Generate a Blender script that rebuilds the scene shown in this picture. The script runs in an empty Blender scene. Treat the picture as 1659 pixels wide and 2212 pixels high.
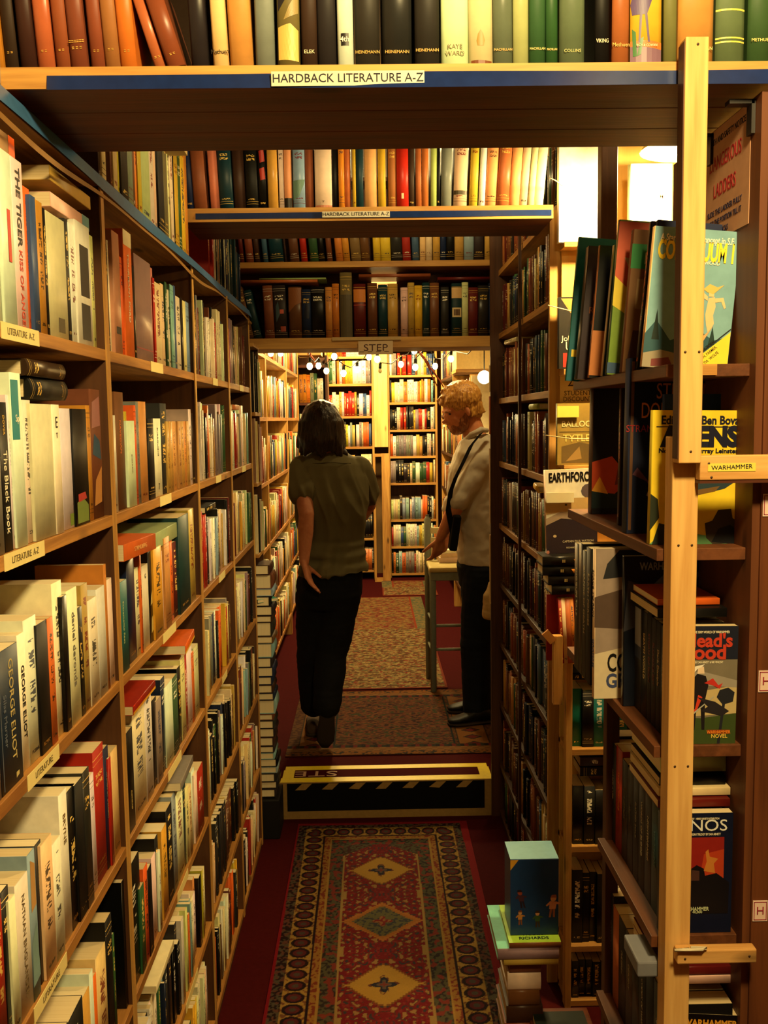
import bpy, bmesh, math, random
from mathutils import Vector, Matrix, noise
random.seed(7)
R = math.radians
SC = bpy.context.scene
COL = SC.collection

# ---------------------------------------------------------------- camera, world, lights
F_PX, CX, CY, EYE = 2050.0, 829.5, 1106.0, 1.75
def _n(v):
    return Vector(v).normalized()
_n1 = _n((797 - CX, -(906 - CY), -F_PX))
_s, _c = math.sin(R(0.8)), math.cos(R(0.8))
_n3 = _n((-_s, _c, (-_s * _n1[0] + _c * _n1[1]) / (-_n1[2])))
_x = _n1.cross(_n3)
CAMR = Matrix((_x, _n1, _n3))
cam = bpy.data.cameras.new('camera')
camo = bpy.data.objects.new('camera', cam); COL.objects.link(camo)
cam.sensor_fit = 'VERTICAL'; cam.sensor_height = 24.0
cam.lens = F_PX / 2212.0 * 24.0
cam.clip_start = 0.05; cam.clip_end = 60
camo.matrix_world = Matrix.Translation((0, 0, EYE)) @ CAMR.to_4x4()
SC.camera = camo
SC.view_settings.view_transform = 'Standard'
try: SC.view_settings.look = 'None'
except Exception: pass
SC.view_settings.gamma = 1.0
SC.view_settings.use_curve_mapping = False
SC.cycles.max_bounces = 6; SC.cycles.diffuse_bounces = 2; SC.cycles.glossy_bounces = 2
SC.view_settings.exposure = 1.02

W = bpy.data.worlds.new('world'); SC.world = W; W.use_nodes = True
W.node_tree.nodes['Background'].inputs[0].default_value = (1.0, 0.6, 0.3, 1)
W.node_tree.nodes['Background'].inputs[1].default_value = 0.004

def point(name, loc, power, col=(1, 0.62, 0.24), size=0.06):
    l = bpy.data.lights.new(name, 'POINT'); l.energy = power; l.color = col; l.shadow_soft_size = size
    o = bpy.data.objects.new(name, l); o.location = loc; COL.objects.link(o); return o
def area(name, loc, power, sx, sy, rot, col=(1, 0.62, 0.24)):
    l = bpy.data.lights.new(name, 'AREA'); l.energy = power; l.color = col; l.shape = 'RECTANGLE'; l.size = sx; l.size_y = sy
    o = bpy.data.objects.new(name, l); o.location = loc; o.rotation_euler = rot; COL.objects.link(o); return o
WARM = (1, 0.74, 0.31)
point('near_ceiling_lamp', (0.36, 0.25, 2.62), 74, WARM, 0.10)
point('alcove_lamp_light', (0.80, 2.42, 2.40), 46, WARM, 0.05)
point('aisle_lamp', (0.16, 3.44, 2.66), 4.6, WARM, 0.06)
point('raised_room_lamp', (0.72, 4.62, 2.62), 11, WARM, 0.06)
point('back_room_fill', (0.05, 6.3, 2.72), 80, WARM, 0.12)  # added light, hidden behind the lintel, brightens the room beyond the fairy bulbs
point('back_room_fill_far', (0.1, 8.3, 2.75), 110, WARM, 0.12)  # second added, unseen light for the far bookcases

# ---------------------------------------------------------------- picture to place
def ray(x, y):
    return CAMR @ Vector((x - CX, -(y - CY), -F_PX))
def atY(x, y, Y):
    r = ray(x, y); t = Y / r[1]; return Vector((r[0] * t, Y, EYE + r[2] * t))
def atZ(x, y, Z):
    r = ray(x, y); t = (Z - EYE) / r[2]; return Vector((r[0] * t, r[1] * t, Z))
def atX(x, y, X):
    r = ray(x, y); t = X / r[0]; return Vector((X, r[1] * t, EYE + r[2] * t))
def proj(p):
    v = CAMR.transposed() @ (Vector(p) - Vector((0, 0, EYE)))
    if v[2] > -0.05: return None
    return (CX - F_PX * v[0] / v[2], CY + F_PX * v[1] / v[2])
def X_of(px, Y, z):
    a, b = -3.0, 3.0
    for _ in range(40):
        m = (a + b) / 2
        if proj((m, Y, z))[0] < px: a = m
        else: b = m
    return (a + b) / 2
def Y_of(px, X, z):
    a, b = 0.35, 12.0
    for _ in range(40):
        m = (a + b) / 2
        q = proj((X, m, z))[0]
        if (q < px) == (X < 0): a = m
        else: b = m
    return (a + b) / 2

# ---------------------------------------------------------------- materials
def lin(c):
    return tuple(((v / 255) / 12.92 if v / 255 <= 0.04045 else ((v / 255 + 0.055) / 1.055) ** 2.4) for v in c)
def new_mat(name, rough=0.5, spec=0.3):
    m = bpy.data.materials.new(name); m.use_nodes = True
    b = m.node_tree.nodes['Principled BSDF']
    b.inputs['Roughness'].default_value = rough
    b.inputs['Specular IOR Level'].default_value = spec
    return m, m.node_tree, b
_flat = {}
def flat(col, rough=0.55, spec=0.3, emit=0, name=None, grain=0.12):
    key = (tuple(col), rough, spec, emit)
    if key in _flat: return _flat[key]
    m, t, b = new_mat(name or 'paint', rough, spec)
    c = lin(col)
    n = t.nodes.new('ShaderNodeTexNoise'); n.inputs['Scale'].default_value = 60
    mx = t.nodes.new('ShaderNodeMix'); mx.data_type = 'RGBA'
    mx.inputs[6].default_value = (*[v * (1 - grain) for v in c], 1); mx.inputs[7].default_value = (*[min(1, v * (1 + grain)) for v in c], 1)
    tc = t.nodes.new('ShaderNodeTexCoord')
    t.links.new(tc.outputs['Object'], n.inputs['Vector'])
    t.links.new(n.outputs['Fac'], mx.inputs[0]); t.links.new(mx.outputs[2], b.inputs['Base Color'])
    if emit:
        b.inputs['Emission Color'].default_value = (*c, 1); b.inputs['Emission Strength'].default_value = emit
    _flat[key] = m
    return m
def wood(name, light, dark, axis='x', scale=1.0, rough=0.55, knots=True):
    m, t, b = new_mat(name, rough, 0.3)
    N = t.nodes.new; L = t.links.new
    tc = N('ShaderNodeTexCoord'); mp = N('ShaderNodeMapping')
    s = {'x': (0.9, 14, 14), 'y': (14, 0.9, 14), 'z': (14, 14, 0.9)}[axis]
    mp.inputs['Scale'].default_value = [v * scale for v in s]
    L(tc.outputs['Object'], mp.inputs['Vector'])
    n = N('ShaderNodeTexNoise'); n.inputs['Scale'].default_value = 2.2; n.inputs['Detail'].default_value = 5; n.inputs['Distortion'].default_value = 0.8
    L(mp.outputs[0], n.inputs['Vector'])
    n2 = N('ShaderNodeTexNoise'); n2.inputs['Scale'].default_value = 12; n2.inputs['Detail'].default_value = 3
    L(mp.outputs[0], n2.inputs['Vector'])
    r = N('ShaderNodeValToRGB'); r.color_ramp.elements[0].position = 0.32; r.color_ramp.elements[1].position = 0.66
    r.color_ramp.elements[0].color = (*lin(dark), 1); r.color_ramp.elements[1].color = (*lin(light), 1)
    ad = N('ShaderNodeMath'); ad.operation = 'MULTIPLY_ADD'; ad.inputs[1].default_value = 0.3; 
    L(n2.outputs['Fac'], ad.inputs[0]); L(n.outputs['Fac'], ad.inputs[2])
    sb = N('ShaderNodeMath'); sb.operation = 'SUBTRACT'; sb.inputs[1].default_value = 0.15; L(ad.outputs[0], sb.inputs[0])
    L(sb.outputs[0], r.inputs['Fac'])
    out = r.outputs['Color']
    if knots:
        mp2 = N('ShaderNodeMapping'); s2 = {'x': (3.2, 9, 9), 'y': (9, 3.2, 9), 'z': (9, 9, 3.2)}[axis]; mp2.inputs['Scale'].default_value = s2
        L(tc.outputs['Object'], mp2.inputs['Vector'])
        v = N('ShaderNodeTexVoronoi'); v.inputs['Scale'].default_value = 1.0; L(mp2.outputs[0], v.inputs['Vector'])
        rr = N('ShaderNodeValToRGB'); rr.color_ramp.elements[0].position = 0.05; rr.color_ramp.elements[1].position = 0.13
        rr.color_ramp.elements[0].color = (0.3, 0.3, 0.3, 1); rr.color_ramp.elements[1].color = (1, 1, 1, 1)
        L(v.outputs['Distance'], rr.inputs['Fac'])
        mx = N('ShaderNodeMix'); mx.data_type = 'RGBA'; mx.blend_type = 'MULTIPLY'; mx.inputs[0].default_value = 1
        L(out, mx.inputs[6]); L(rr.outputs['Color'], mx.inputs[7]); out = mx.outputs[2]
    L(out, b.inputs['Base Color'])
    bp = N('ShaderNodeBump'); bp.inputs['Strength'].default_value = 0.15; bp.inputs['Distance'].default_value = 0.002
    L(n2.outputs['Fac'], bp.inputs['Height']); L(bp.outputs[0], b.inputs['Normal'])
    return m
PINE_X = wood('pine_across', (206, 156, 80), (160, 108, 50), 'x')
PINE_Y = wood('pine_along', (186, 132, 64), (134, 86, 40), 'y')
PINE_Z = wood('pine_upright', (206, 158, 84), (164, 114, 54), 'z')
BATTEN = wood('batten_upright', (226, 182, 112), (198, 146, 80), 'z')
BATTEN_X = wood('batten_across', (226, 178, 108), (190, 138, 74), 'x')
DARKW_X = wood('stained_across', (98, 50, 28), (68, 34, 20), 'x')
DARKW_Y = wood('stained_along', (84, 50, 28), (60, 34, 20), 'y')
DARKW_Z = wood('stained_upright', (84, 50, 28), (60, 34, 20), 'z')
PLY = wood('old_plywood', (90, 56, 30), (68, 40, 22), 'z', 0.6, knots=False)

def cover_material():
    m, t, b = new_mat('book_cover', 0.42, 0.28)
    N = t.nodes.new; L = t.links.new
    def attr(nm):
        a = N('ShaderNodeAttribute'); a.attribute_name = nm; return a
    col, ink, par = attr('col'), attr('ink'), attr('par')
    uv = N('ShaderNodeUVMap'); uv.uv_map = 'spine'
    sx = N('ShaderNodeSeparateXYZ'); L(uv.outputs[0], sx.inputs[0])
    sp = N('ShaderNodeSeparateColor'); L(par.outputs['Color'], sp.inputs[0])
    def M(op, a, b_=None, c_=None):
        n = N('ShaderNodeMath'); n.operation = op
        for i, v in enumerate((a, b_, c_)):
            if v is None: continue
            if isinstance(v, (int, float)): n.inputs[i].default_value = v
            else: L(v, n.inputs[i])
        return n.outputs[0]
    u, v = sx.outputs[0], sx.outputs[1]
    seed, style = sp.outputs[0], sp.outputs[1]
    def inside(x, a, b_):
        return M('MULTIPLY', M('GREATER_THAN', x, a), M('LESS_THAN', x, b_))
    def nz(ux, vx, su, sv, th):
        cb = N('ShaderNodeCombineXYZ'); L(M('MULTIPLY', ux, su), cb.inputs[0]); L(M('MULTIPLY', vx, sv), cb.inputs[1]); L(M('MULTIPLY', seed, 91.7), cb.inputs[2])
        n = N('ShaderNodeTexNoise'); n.inputs['Scale'].default_value = 1; n.inputs['Detail'].default_value = 0; L(cb.outputs[0], n.inputs['Vector'])
        return M('GREATER_THAN', n.outputs['Fac'], th)
    onsp = M('GREATER_THAN', u, -0.5)
    # lettering that runs down the spine
    top = M('MULTIPLY_ADD', seed, 0.15, 0.78)
    vert = M('MULTIPLY', M('MULTIPLY', inside(u, 0.28, 0.72), M('MULTIPLY', M('GREATER_THAN', v, 0.34), M('LESS_THAN', v, top))), M('MULTIPLY', nz(u, v, 3.5, 60, 0.47), nz(u, v, 0.2, 9, 0.40)))
    # lettering across the spine, with rules
    rules = M('ADD', M('ADD', inside(v, 0.93, 0.936), inside(v, 0.89, 0.893)), M('ADD', inside(v, 0.10, 0.104), inside(v, 0.065, 0.071)))
    hor = M('MULTIPLY', inside(u, 0.18, 0.82), M('MULTIPLY', M('ADD', inside(v, 0.72, 0.755), M('ADD', inside(v, 0.775, 0.81), inside(v, 0.13, 0.15))), nz(u, v, 9, 70, 0.48)))
    isA = M('LESS_THAN', style, 0.34); isB = inside(style, 0.34, 0.67); isC = M('GREATER_THAN', style, 0.67)
    foot = M('MULTIPLY', inside(u, 0.2, 0.8), M('MULTIPLY', inside(v, 0.06, 0.085), nz(u, v, 8, 60, 0.45)))
    mask = M('ADD', M('MULTIPLY', isA, M('ADD', vert, foot)), M('ADD', M('MULTIPLY', isB, M('ADD', rules, hor)), M('MULTIPLY', isC, foot)))
    mask = M('MINIMUM', M('MULTIPLY', mask, onsp), 0.9)
    mask = M('MULTIPLY', mask, M('GREATER_THAN', sp.outputs[2], 0.5))
    tc = N('ShaderNodeTexCoord')
    wn = N('ShaderNodeTexNoise'); wn.inputs['Scale'].default_value = 45; wn.inputs['Detail'].default_value = 4; L(tc.outputs['Object'], wn.inputs['Vector'])
    wr = N('ShaderNodeMapRange'); wr.inputs[3].default_value = 0.78; wr.inputs[4].default_value = 1.18; L(wn.outputs['Fac'], wr.inputs[0])
    vm = N('ShaderNodeVectorMath'); vm.operation = 'SCALE'; L(col.outputs['Color'], vm.inputs[0]); L(wr.outputs[0], vm.inputs['Scale'])
    mx = N('ShaderNodeMix'); mx.data_type = 'RGBA'; L(mask, mx.inputs[0]); L(vm.outputs[0], mx.inputs[6]); L(ink.outputs['Color'], mx.inputs[7])
    L(mx.outputs[2], b.inputs['Base Color'])
    rg = N('ShaderNodeMapRange'); rg.inputs[3].default_value = 0.30; rg.inputs[4].default_value = 0.6; L(seed, rg.inputs[0]); L(rg.outputs[0], b.inputs['Roughness'])
    bp = N('ShaderNodeBump'); bp.inputs['Strength'].default_value = 0.12; bp.inputs['Distance'].default_value = 0.001
    L(wn.outputs['Fac'], bp.inputs['Height']); L(bp.outputs[0], b.inputs['Normal'])
    return m
COVER = cover_material()
def page_material():
    m, t, b = new_mat('page_edges', 0.8, 0.1)
    N = t.nodes.new; L = t.links.new
    tc = N('ShaderNodeTexCoord'); mp = N('ShaderNodeMapping'); mp.inputs['Scale'].default_value = (900, 2, 2)
    L(tc.outputs['Object'], mp.inputs[0])
    n = N('ShaderNodeTexNoise'); n.inputs['Scale'].default_value = 1; L(mp.outputs[0], n.inputs['Vector'])
    oi = N('ShaderNodeObjectInfo')
    r = N('ShaderNodeValToRGB'); r.color_ramp.elements[0].color = (*lin((188, 160, 108)), 1); r.color_ramp.elements[1].color = (*lin((240, 226, 188)), 1)
    ad = N('ShaderNodeMath'); ad.operation = 'MULTIPLY_ADD'; ad.inputs[1].default_value = 0.5; L(n.outputs['Fac'], ad.inputs[0])
    a2 = N('ShaderNodeMath'); a2.operation = 'MULTIPLY'; a2.inputs[1].default_value = 0.6; L(oi.outputs['Random'], a2.inputs[0]); L(a2.outputs[0], ad.inputs[2])
    L(ad.outputs[0], r.inputs['Fac']); L(r.outputs['Color'], b.inputs['Base Color'])
    return m
PAGES = page_material()
def vcol_material(name, rough=0.9, bump=0.4, scale=400, spec=0.1):
    m, t, b = new_mat(name, rough, spec)
    N = t.nodes.new; L = t.links.new
    a = N('ShaderNodeAttribute'); a.attribute_name = 'col'
    tc = N('ShaderNodeTexCoord'); n = N('ShaderNodeTexNoise'); n.inputs['Scale'].default_value = scale; L(tc.outputs['Object'], n.inputs['Vector'])
    wr = N('ShaderNodeMapRange'); wr.inputs[3].default_value = 0.8; wr.inputs[4].default_value = 1.2; L(n.outputs['Fac'], wr.inputs[0])
    vm = N('ShaderNodeVectorMath'); vm.operation = 'SCALE'; L(a.outputs['Color'], vm.inputs[0]); L(wr.outputs[0], vm.inputs['Scale'])
    L(vm.outputs[0], b.inputs['Base Color'])
    bp = N('ShaderNodeBump'); bp.inputs['Strength'].default_value = bump; bp.inputs['Distance'].default_value = 0.003
    L(n.outputs['Fac'], bp.inputs['Height']); L(bp.outputs[0], b.inputs['Normal'])
    return m
RUGM = vcol_material('rug_wool')

# ---------------------------------------------------------------- mesh helpers
def tag(o, label=None, cat=None, group=None, kind=None):
    if label: o['label'] = label
    if cat: o['category'] = cat
    if group: o['group'] = group
    if kind: o['kind'] = kind
    return o
def empty(name, loc=(0, 0, 0)):
    o = bpy.data.objects.new(name, None); o.location = loc; o.empty_display_size = 0.05; COL.objects.link(o); return o
def link(name, me, mats, parent=None, M=None):
    for m in (mats if isinstance(mats, (list, tuple)) else [mats]): me.materials.append(m)
    o = bpy.data.objects.new(name, me); COL.objects.link(o)
    M = M or Matrix.Identity(4)
    if parent is not None:
        o.parent = parent
        if parent.type == 'EMPTY': M = Matrix.Translation(-parent.location) @ M
    o.matrix_basis = M
    return o
class MB:
    def __init__(s): s.v = []; s.f = []; s.mi = []; s.sm = []
    def add(s, vs, fs, mi=0, smooth=False):
        k = len(s.v); s.v += [tuple(v) for v in vs]
        for f in fs: s.f.append(tuple(i + k for i in f)); s.mi.append(mi); s.sm.append(smooth)
        return s
    def box(s, x0, x1, y0, y1, z0, z1, mi=0, M=None):
        vs = [Vector((x, y, z)) for z in (z0, z1) for y in (y0, y1) for x in (x0, x1)]
        if M is not None: vs = [M @ v for v in vs]
        return s.add(vs, [(0, 2, 3, 1), (4, 5, 7, 6), (0, 1, 5, 4), (1, 3, 7, 5), (3, 2, 6, 7), (2, 0, 4, 6)], mi)
    def quad(s, a, b, c, d, mi=0): return s.add([a, b, c, d], [(0, 1, 2, 3)], mi)
    def ngon(s, pts, mi=0): return s.add(pts, [tuple(range(len(pts)))], mi)
    def prism(s, pts2, y0, y1, mi=0):       # outline in x,z given depth y0..y1
        n = len(pts2); vs = [(p[0], y0, p[1]) for p in pts2] + [(p[0], y1, p[1]) for p in pts2]
        return s.add(vs, [tuple(range(n)), tuple(range(2 * n - 1, n - 1, -1))] + [(i, i + n, (i + 1) % n + n, (i + 1) % n) for i in range(n)], mi)
    def tube(s, pts, r, n=10, mi=0, cap=True, smooth=True):
        pts = [Vector(p) for p in pts]; k = len(pts)
        rr = r if isinstance(r, (list, tuple)) else [r] * k
        vs = []; up = Vector((0, 0, 1))
        for i, p in enumerate(pts):
            d = (pts[min(i + 1, k - 1)] - pts[max(i - 1, 0)]).normalized()
            a = d.cross(up)
            if a.length < 0.05: a = d.cross(Vector((1, 0, 0)))
            a.normalize(); b = d.cross(a).normalized()
            for j in range(n):
                t = 2 * math.pi * j / n
                vs.append(p + (a * math.cos(t) + b * math.sin(t)) * rr[i])
        fs = [(i * n + j, i * n + (j + 1) % n, (i + 1) * n + (j + 1) % n, (i + 1) * n + j) for i in range(k - 1) for j in range(n)]
        if cap: fs += [tuple(range(n))[::-1], tuple((k - 1) * n + j for j in range(n))]
        return s.add(vs, fs, mi, smooth)
    def ball(s, c, r, n=12, m=8, mi=0, sc=(1, 1, 1)):
        c = Vector(c); vs = []; fs = []
        for i in range(m + 1):
            a = math.pi * i / m
            for j in range(n):
                t = 2 * math.pi * j / n
                vs.append(c + Vector((math.sin(a) * math.cos(t) * sc[0], math.sin(a) * math.sin(t) * sc[1], math.cos(a) * sc[2])) * r)
        for i in range(m):
            for j in range(n): fs.append((i * n + j, (i + 1) * n + j, (i + 1) * n + (j + 1) % n, i * n + (j + 1) % n))
        return s.add(vs, fs, mi, True)
    def lathe(s, prof, c=(0, 0, 0), n=24, mi=0):
        vs = [(c[0] + r * math.cos(2 * math.pi * j / n), c[1] + r * math.sin(2 * math.pi * j / n), c[2] + z) for r, z in prof for j in range(n)]
        fs = [(i * n + j, i * n + (j + 1) % n, (i + 1) * n + (j + 1) % n, (i + 1) * n + j) for i in range(len(prof) - 1) for j in range(n)]
        return s.add(vs, fs, mi, True)
    def build(s, name, mats, parent=None, bevel=0, M=None, local=True):
        me = bpy.data.meshes.new(name); me.from_pydata(s.v, [], s.f); me.update()
        me.polygons.foreach_set('material_index', s.mi); me.polygons.foreach_set('use_smooth', s.sm)
        o = link(name, me, mats, parent, M)
        if bevel:
            b = o.modifiers.new('bevel', 'BEVEL'); b.width = bevel; b.segments = 2; b.limit_method = 'ANGLE'
        return o
def lettering(name, body, size, mat, M, parent=None, align='CENTER', sx=1.0, bold=0.0, depth=0.0002, fit=None):
    c = bpy.data.curves.new(name, 'FONT'); c.body = body; c.size = size; c.align_x = align; c.align_y = 'CENTER'
    c.extrude = depth; c.offset = bold * size; c.resolution_u = 3
    t = bpy.data.objects.new(name, c); COL.objects.link(t)
    dg = bpy.context.evaluated_depsgraph_get()
    me = bpy.data.meshes.new_from_object(t.evaluated_get(dg)); me.name = name
    bpy.data.objects.remove(t)
    if fit:
        xs = [v.co.x for v in me.vertices]; wd = max(xs) - min(xs); sx = fit / wd if wd else 1
    me.transform(Matrix.Diagonal((sx, 1, 1, 1)))
    me.materials.clear()
    return link(name, me, mat, parent, M)
def basis(o, ex, ey):           # matrix with local x along ex, local y along ey, at o
    ex = Vector(ex).normalized(); ez = ex.cross(Vector(ey)).normalized(); ey = ez.cross(ex)
    m = Matrix((ex, ey, ez)).transposed().to_4x4(); m.translation = Vector(o); return m

# ---------------------------------------------------------------- books
PAL = {'W': (240, 232, 210), 'w': (222, 208, 172), 'c': (226, 206, 150), 'y': (212, 176, 50), 'm': (198, 150, 72), 'o': (224, 104, 36), 'r': (170, 40, 26),
       'R': (92, 26, 22), 'k': (11, 10, 10), 'K': (42, 38, 37), 'g': (132, 128, 118), 'b': (58, 82, 122), 'B': (24, 36, 66), 't': (22, 108, 108), 'T': (20, 52, 58),
       'G': (52, 88, 50), 'l': (168, 180, 118), 's': (140, 172, 182), 'p': (204, 130, 108), 'n': (106, 64, 38), 'N': (58, 36, 26), 'v': (142, 122, 124),
       'P': (236, 168, 112), 'a': (210, 128, 46), 'd': (112, 104, 62), 'e': (92, 112, 84), 'x': (178, 100, 56), 'q': (140, 72, 44)}
CN = {'W': 'white', 'w': 'off-white', 'c': 'cream', 'y': 'yellow', 'm': 'tan', 'o': 'orange', 'r': 'red', 'R': 'maroon', 'k': 'black', 'K': 'dark grey', 'g': 'grey',
      'b': 'blue', 'B': 'navy blue', 't': 'teal', 'T': 'dark teal', 'G': 'green', 'l': 'pale green', 's': 'pale blue', 'p': 'dusty pink', 'n': 'brown', 'N': 'dark brown',
      'v': 'mauve grey', 'P': 'peach', 'a': 'ochre', 'd': 'olive', 'e': 'grey green', 'x': 'rust orange', 'q': 'red brown'}
DARK = set('rRkKbBtTGnNqxgdev')
ORD = ['first', 'second', 'third', 'fourth', 'fifth', 'sixth', 'seventh', 'eighth', 'ninth', 'tenth', 'eleventh', 'twelfth', 'thirteenth', 'fourteenth', 'fifteenth', 'sixteenth',
       'seventeenth', 'eighteenth', 'nineteenth']
def ordw(i):
    if i < 19: return ORD[i]
    t = {2: 'twenty', 3: 'thirty', 4: 'forty', 5: 'fifty', 6: 'sixty'}[(i + 1) // 10]; u = (i + 1) % 10
    return (t + '-' + ORD[u - 1]) if u else {20: 'twentieth', 30: 'thirtieth', 40: 'fortieth', 50: 'fiftieth', 60: 'sixtieth'}[i + 1]
BOOKS = []
def book(kind, M, w, h, d, c, cover=None, ink=None, style=None, label=None, group=None, inkon=True, front=None, texts=(), decals=(), keep=False, page=None):
    rgb = PAL[c] if isinstance(c, str) else c
    j = [min(255, max(0, v * random.uniform(0.9, 1.08))) for v in rgb]
    if cover is None: cov = [v * 0.97 for v in j]
    else: cov = PAL[cover] if isinstance(cover, str) else cover
    lum = 0.3 * rgb[0] + 0.6 * rgb[1] + 0.1 * rgb[2]
    if ink is None:
        ink = random.choice([(235, 200, 110), (240, 232, 210), (220, 180, 90)]) if lum < 120 else random.choice([(30, 26, 24), (120, 30, 20), (40, 50, 80), (30, 26, 24)])
    elif isinstance(ink, str): ink = PAL[ink]
    b = dict(kind=kind, M=M, w=max(w, 0.004), h=h, d=d, c=lin(j), cov=lin(cov), ink=lin(ink), seed=random.random(),
             style=random.choice([0.15, 0.15, 0.5, 0.85] if kind == 'paperback' else [0.5, 0.5, 0.15, 0.85]) if style is None else style,
             on=1.0 if inkon else 0.0, label=label, group=group, texts=list(texts), decals=list(decals), keep=keep, code=c if isinstance(c, str) else '')
    BOOKS.append(b); return b
def book_geo(b):
    w, h, d = b['w'], b['h'], b['d']
    hard = b['kind'] == 'hardback_book'
    t = 0.0022 if hard else 0.0007
    if hard:
        n = 8; bul = min(0.18 * w, 0.006)
        arc = [(w * i / n, -bul * (1 - (2 * i / n - 1) ** 2)) for i in range(n + 1)]
        prof = [(0, d)] + arc + [(w, d), (w - t, d), (w - t, 0.004), (t, 0.004), (t, d)]
        spf = range(1, n + 1)
        ov = 0.003
    else:
        e = min(0.0012, w * 0.2)
        prof = [(0, d), (0, e), (e * .3, e * .3), (e, 0), (w - e, 0), (w - e * .3, e * .3), (w, e), (w, d), (w - t, d), (w - t, 0.0012), (t, 0.0012), (t, d)]
        spf = range(1, 6); ov = 0.0
    m = len(prof)
    vs = [(x, y, z) for z in (0, h) for x, y in prof]
    fs = []; uvs = []; cols = []; sm = []
    for i in range(m):
        k = (i + 1) % m
        fs.append((i, k, k + m, i + m))
        if i in spf:
            u0, u1 = prof[i][0] / w, prof[k][0] / w
            uvs += [(u0, 0), (u1, 0), (u1, 1), (u0, 1)]; cols += [b['c']] * 4; sm.append(True)
        else:
            uvs += [(-1, -1)] * 4; cols += [b['cov']] * 4; sm.append(False)
    fs.append(tuple(range(m))[::-1]); fs.append(tuple(range(m, 2 * m)))
    uvs += [(-1, -1)] * (2 * m); cols += [b['cov']] * (2 * m); sm += [False, False]
    par = (b['seed'], b['style'], b['on'])
    pg = (t + 0.0002, w - t - 0.0002, 0.0045 if hard else 0.0014, d - (0.004 if hard else 0.0006), ov + 0.0002, h - ov - 0.0003)
    return vs, fs, uvs, cols, sm, par, pg
def fill_attrs(me, uvs, cols, inks, pars):
    ul = me.uv_layers.new(name='spine'); ul.data.foreach_set('uv', [x for q in uvs for x in q])
    for nm, src in (('col', cols), ('ink', inks), ('par', pars)):
        a = me.color_attributes.new(nm, 'FLOAT_COLOR', 'CORNER'); a.data.foreach_set('color', [x for q in src for x in (*q[:3], 1.0)])
def emit_book(b):
    vs, fs, uvs, cols, sm, par, pg = book_geo(b)
    me = bpy.data.meshes.new(b['kind']); me.from_pydata(vs, [], fs); me.update()
    me.polygons.foreach_set('use_smooth', sm)
    fill_attrs(me, uvs, cols, [b['ink']] * len(uvs), [par] * len(uvs))
    o = link(b['kind'], me, COVER, None, b['M'])
    tag(o, b['label'], 'book', b['group'])
    x0, x1, y0, y1, z0, z1 = pg
    MB().box(x0, x1, y0, y1, z0, z1).build('page_block', PAGES, o)
    w, h, d = b['w'], b['h'], b['d']
    for (where, txt, u, v, size, col, sx, bold, rot) in b['texts']:
        mt = flat(col, 0.5, 0.3, name='print', grain=0.02)
        if where == 'S':        # across the spine, or down it when rot
            ofs = -min(0.18 * w, 0.006) - 0.0006 if b['kind'] == 'hardback_book' else -0.0006
            Mx = basis((u * w, ofs, v * h), (0, 0, -1) if rot else (1, 0, 0), (1, 0, 0) if rot else (0, 0, 1))
        else:                   # on the front board
            Mx = basis((w + 0.0007, u * d, v * h), (0, math.cos(rot), math.sin(rot)), (0, -math.sin(rot), math.cos(rot)))
        full = (d if where == 'F' else h if rot else w)
        lettering('print', txt, size, mt, Mx, o, sx=sx, bold=bold, fit=(sx - 10) * full if sx > 10 else None)
    for k, (where, pts, col) in enumerate(b['decals']):
        mt = flat(col, 0.45, 0.4, name='printed_colour', grain=0.10)
        e = 0.0003 + 0.00004 * k
        if where == 'S':
            bm = bmesh.new(); bm.faces.new([bm.verts.new((u, v, 0)) for u, v in pts])
            if b['kind'] == 'hardback_book':
                bmesh.ops.triangulate(bm, faces=bm.faces[:]); bmesh.ops.subdivide_edges(bm, edges=bm.edges[:], cuts=5, use_grid_fill=True)
            bul = min(0.18 * w, 0.006) if b['kind'] == 'hardback_book' else 0
            for q in bm.verts: u, v = q.co.x, q.co.y; q.co = (u * w, -e - bul * (1 - (2 * u - 1) ** 2), v * h)
            me2 = bpy.data.meshes.new('cover_picture'); bm.to_mesh(me2); bm.free(); link('cover_picture', me2, mt, o)
        else: MB().ngon([(w + e, u * d, v * h) for u, v in pts]).build('cover_picture', mt, o)
    return o
def px_size(b):
    ps = [proj(b['M'] @ Vector(p)) for p in ((0, 0, 0), (b['w'], 0, b['h']), (b['w'], b['d'], b['h']), (0, 0, b['h']))]
    if any(p is None for p in ps): return 0
    xs = [p[0] for p in ps]; ys = [p[1] for p in ps]
    if max(xs) < 2 or min(xs) > 1657 or max(ys) < 2 or min(ys) > 2210: return 0.0
    return (max(xs) - min(xs)) * (max(ys) - min(ys)) * (4 if b['keep'] else 1)
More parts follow.
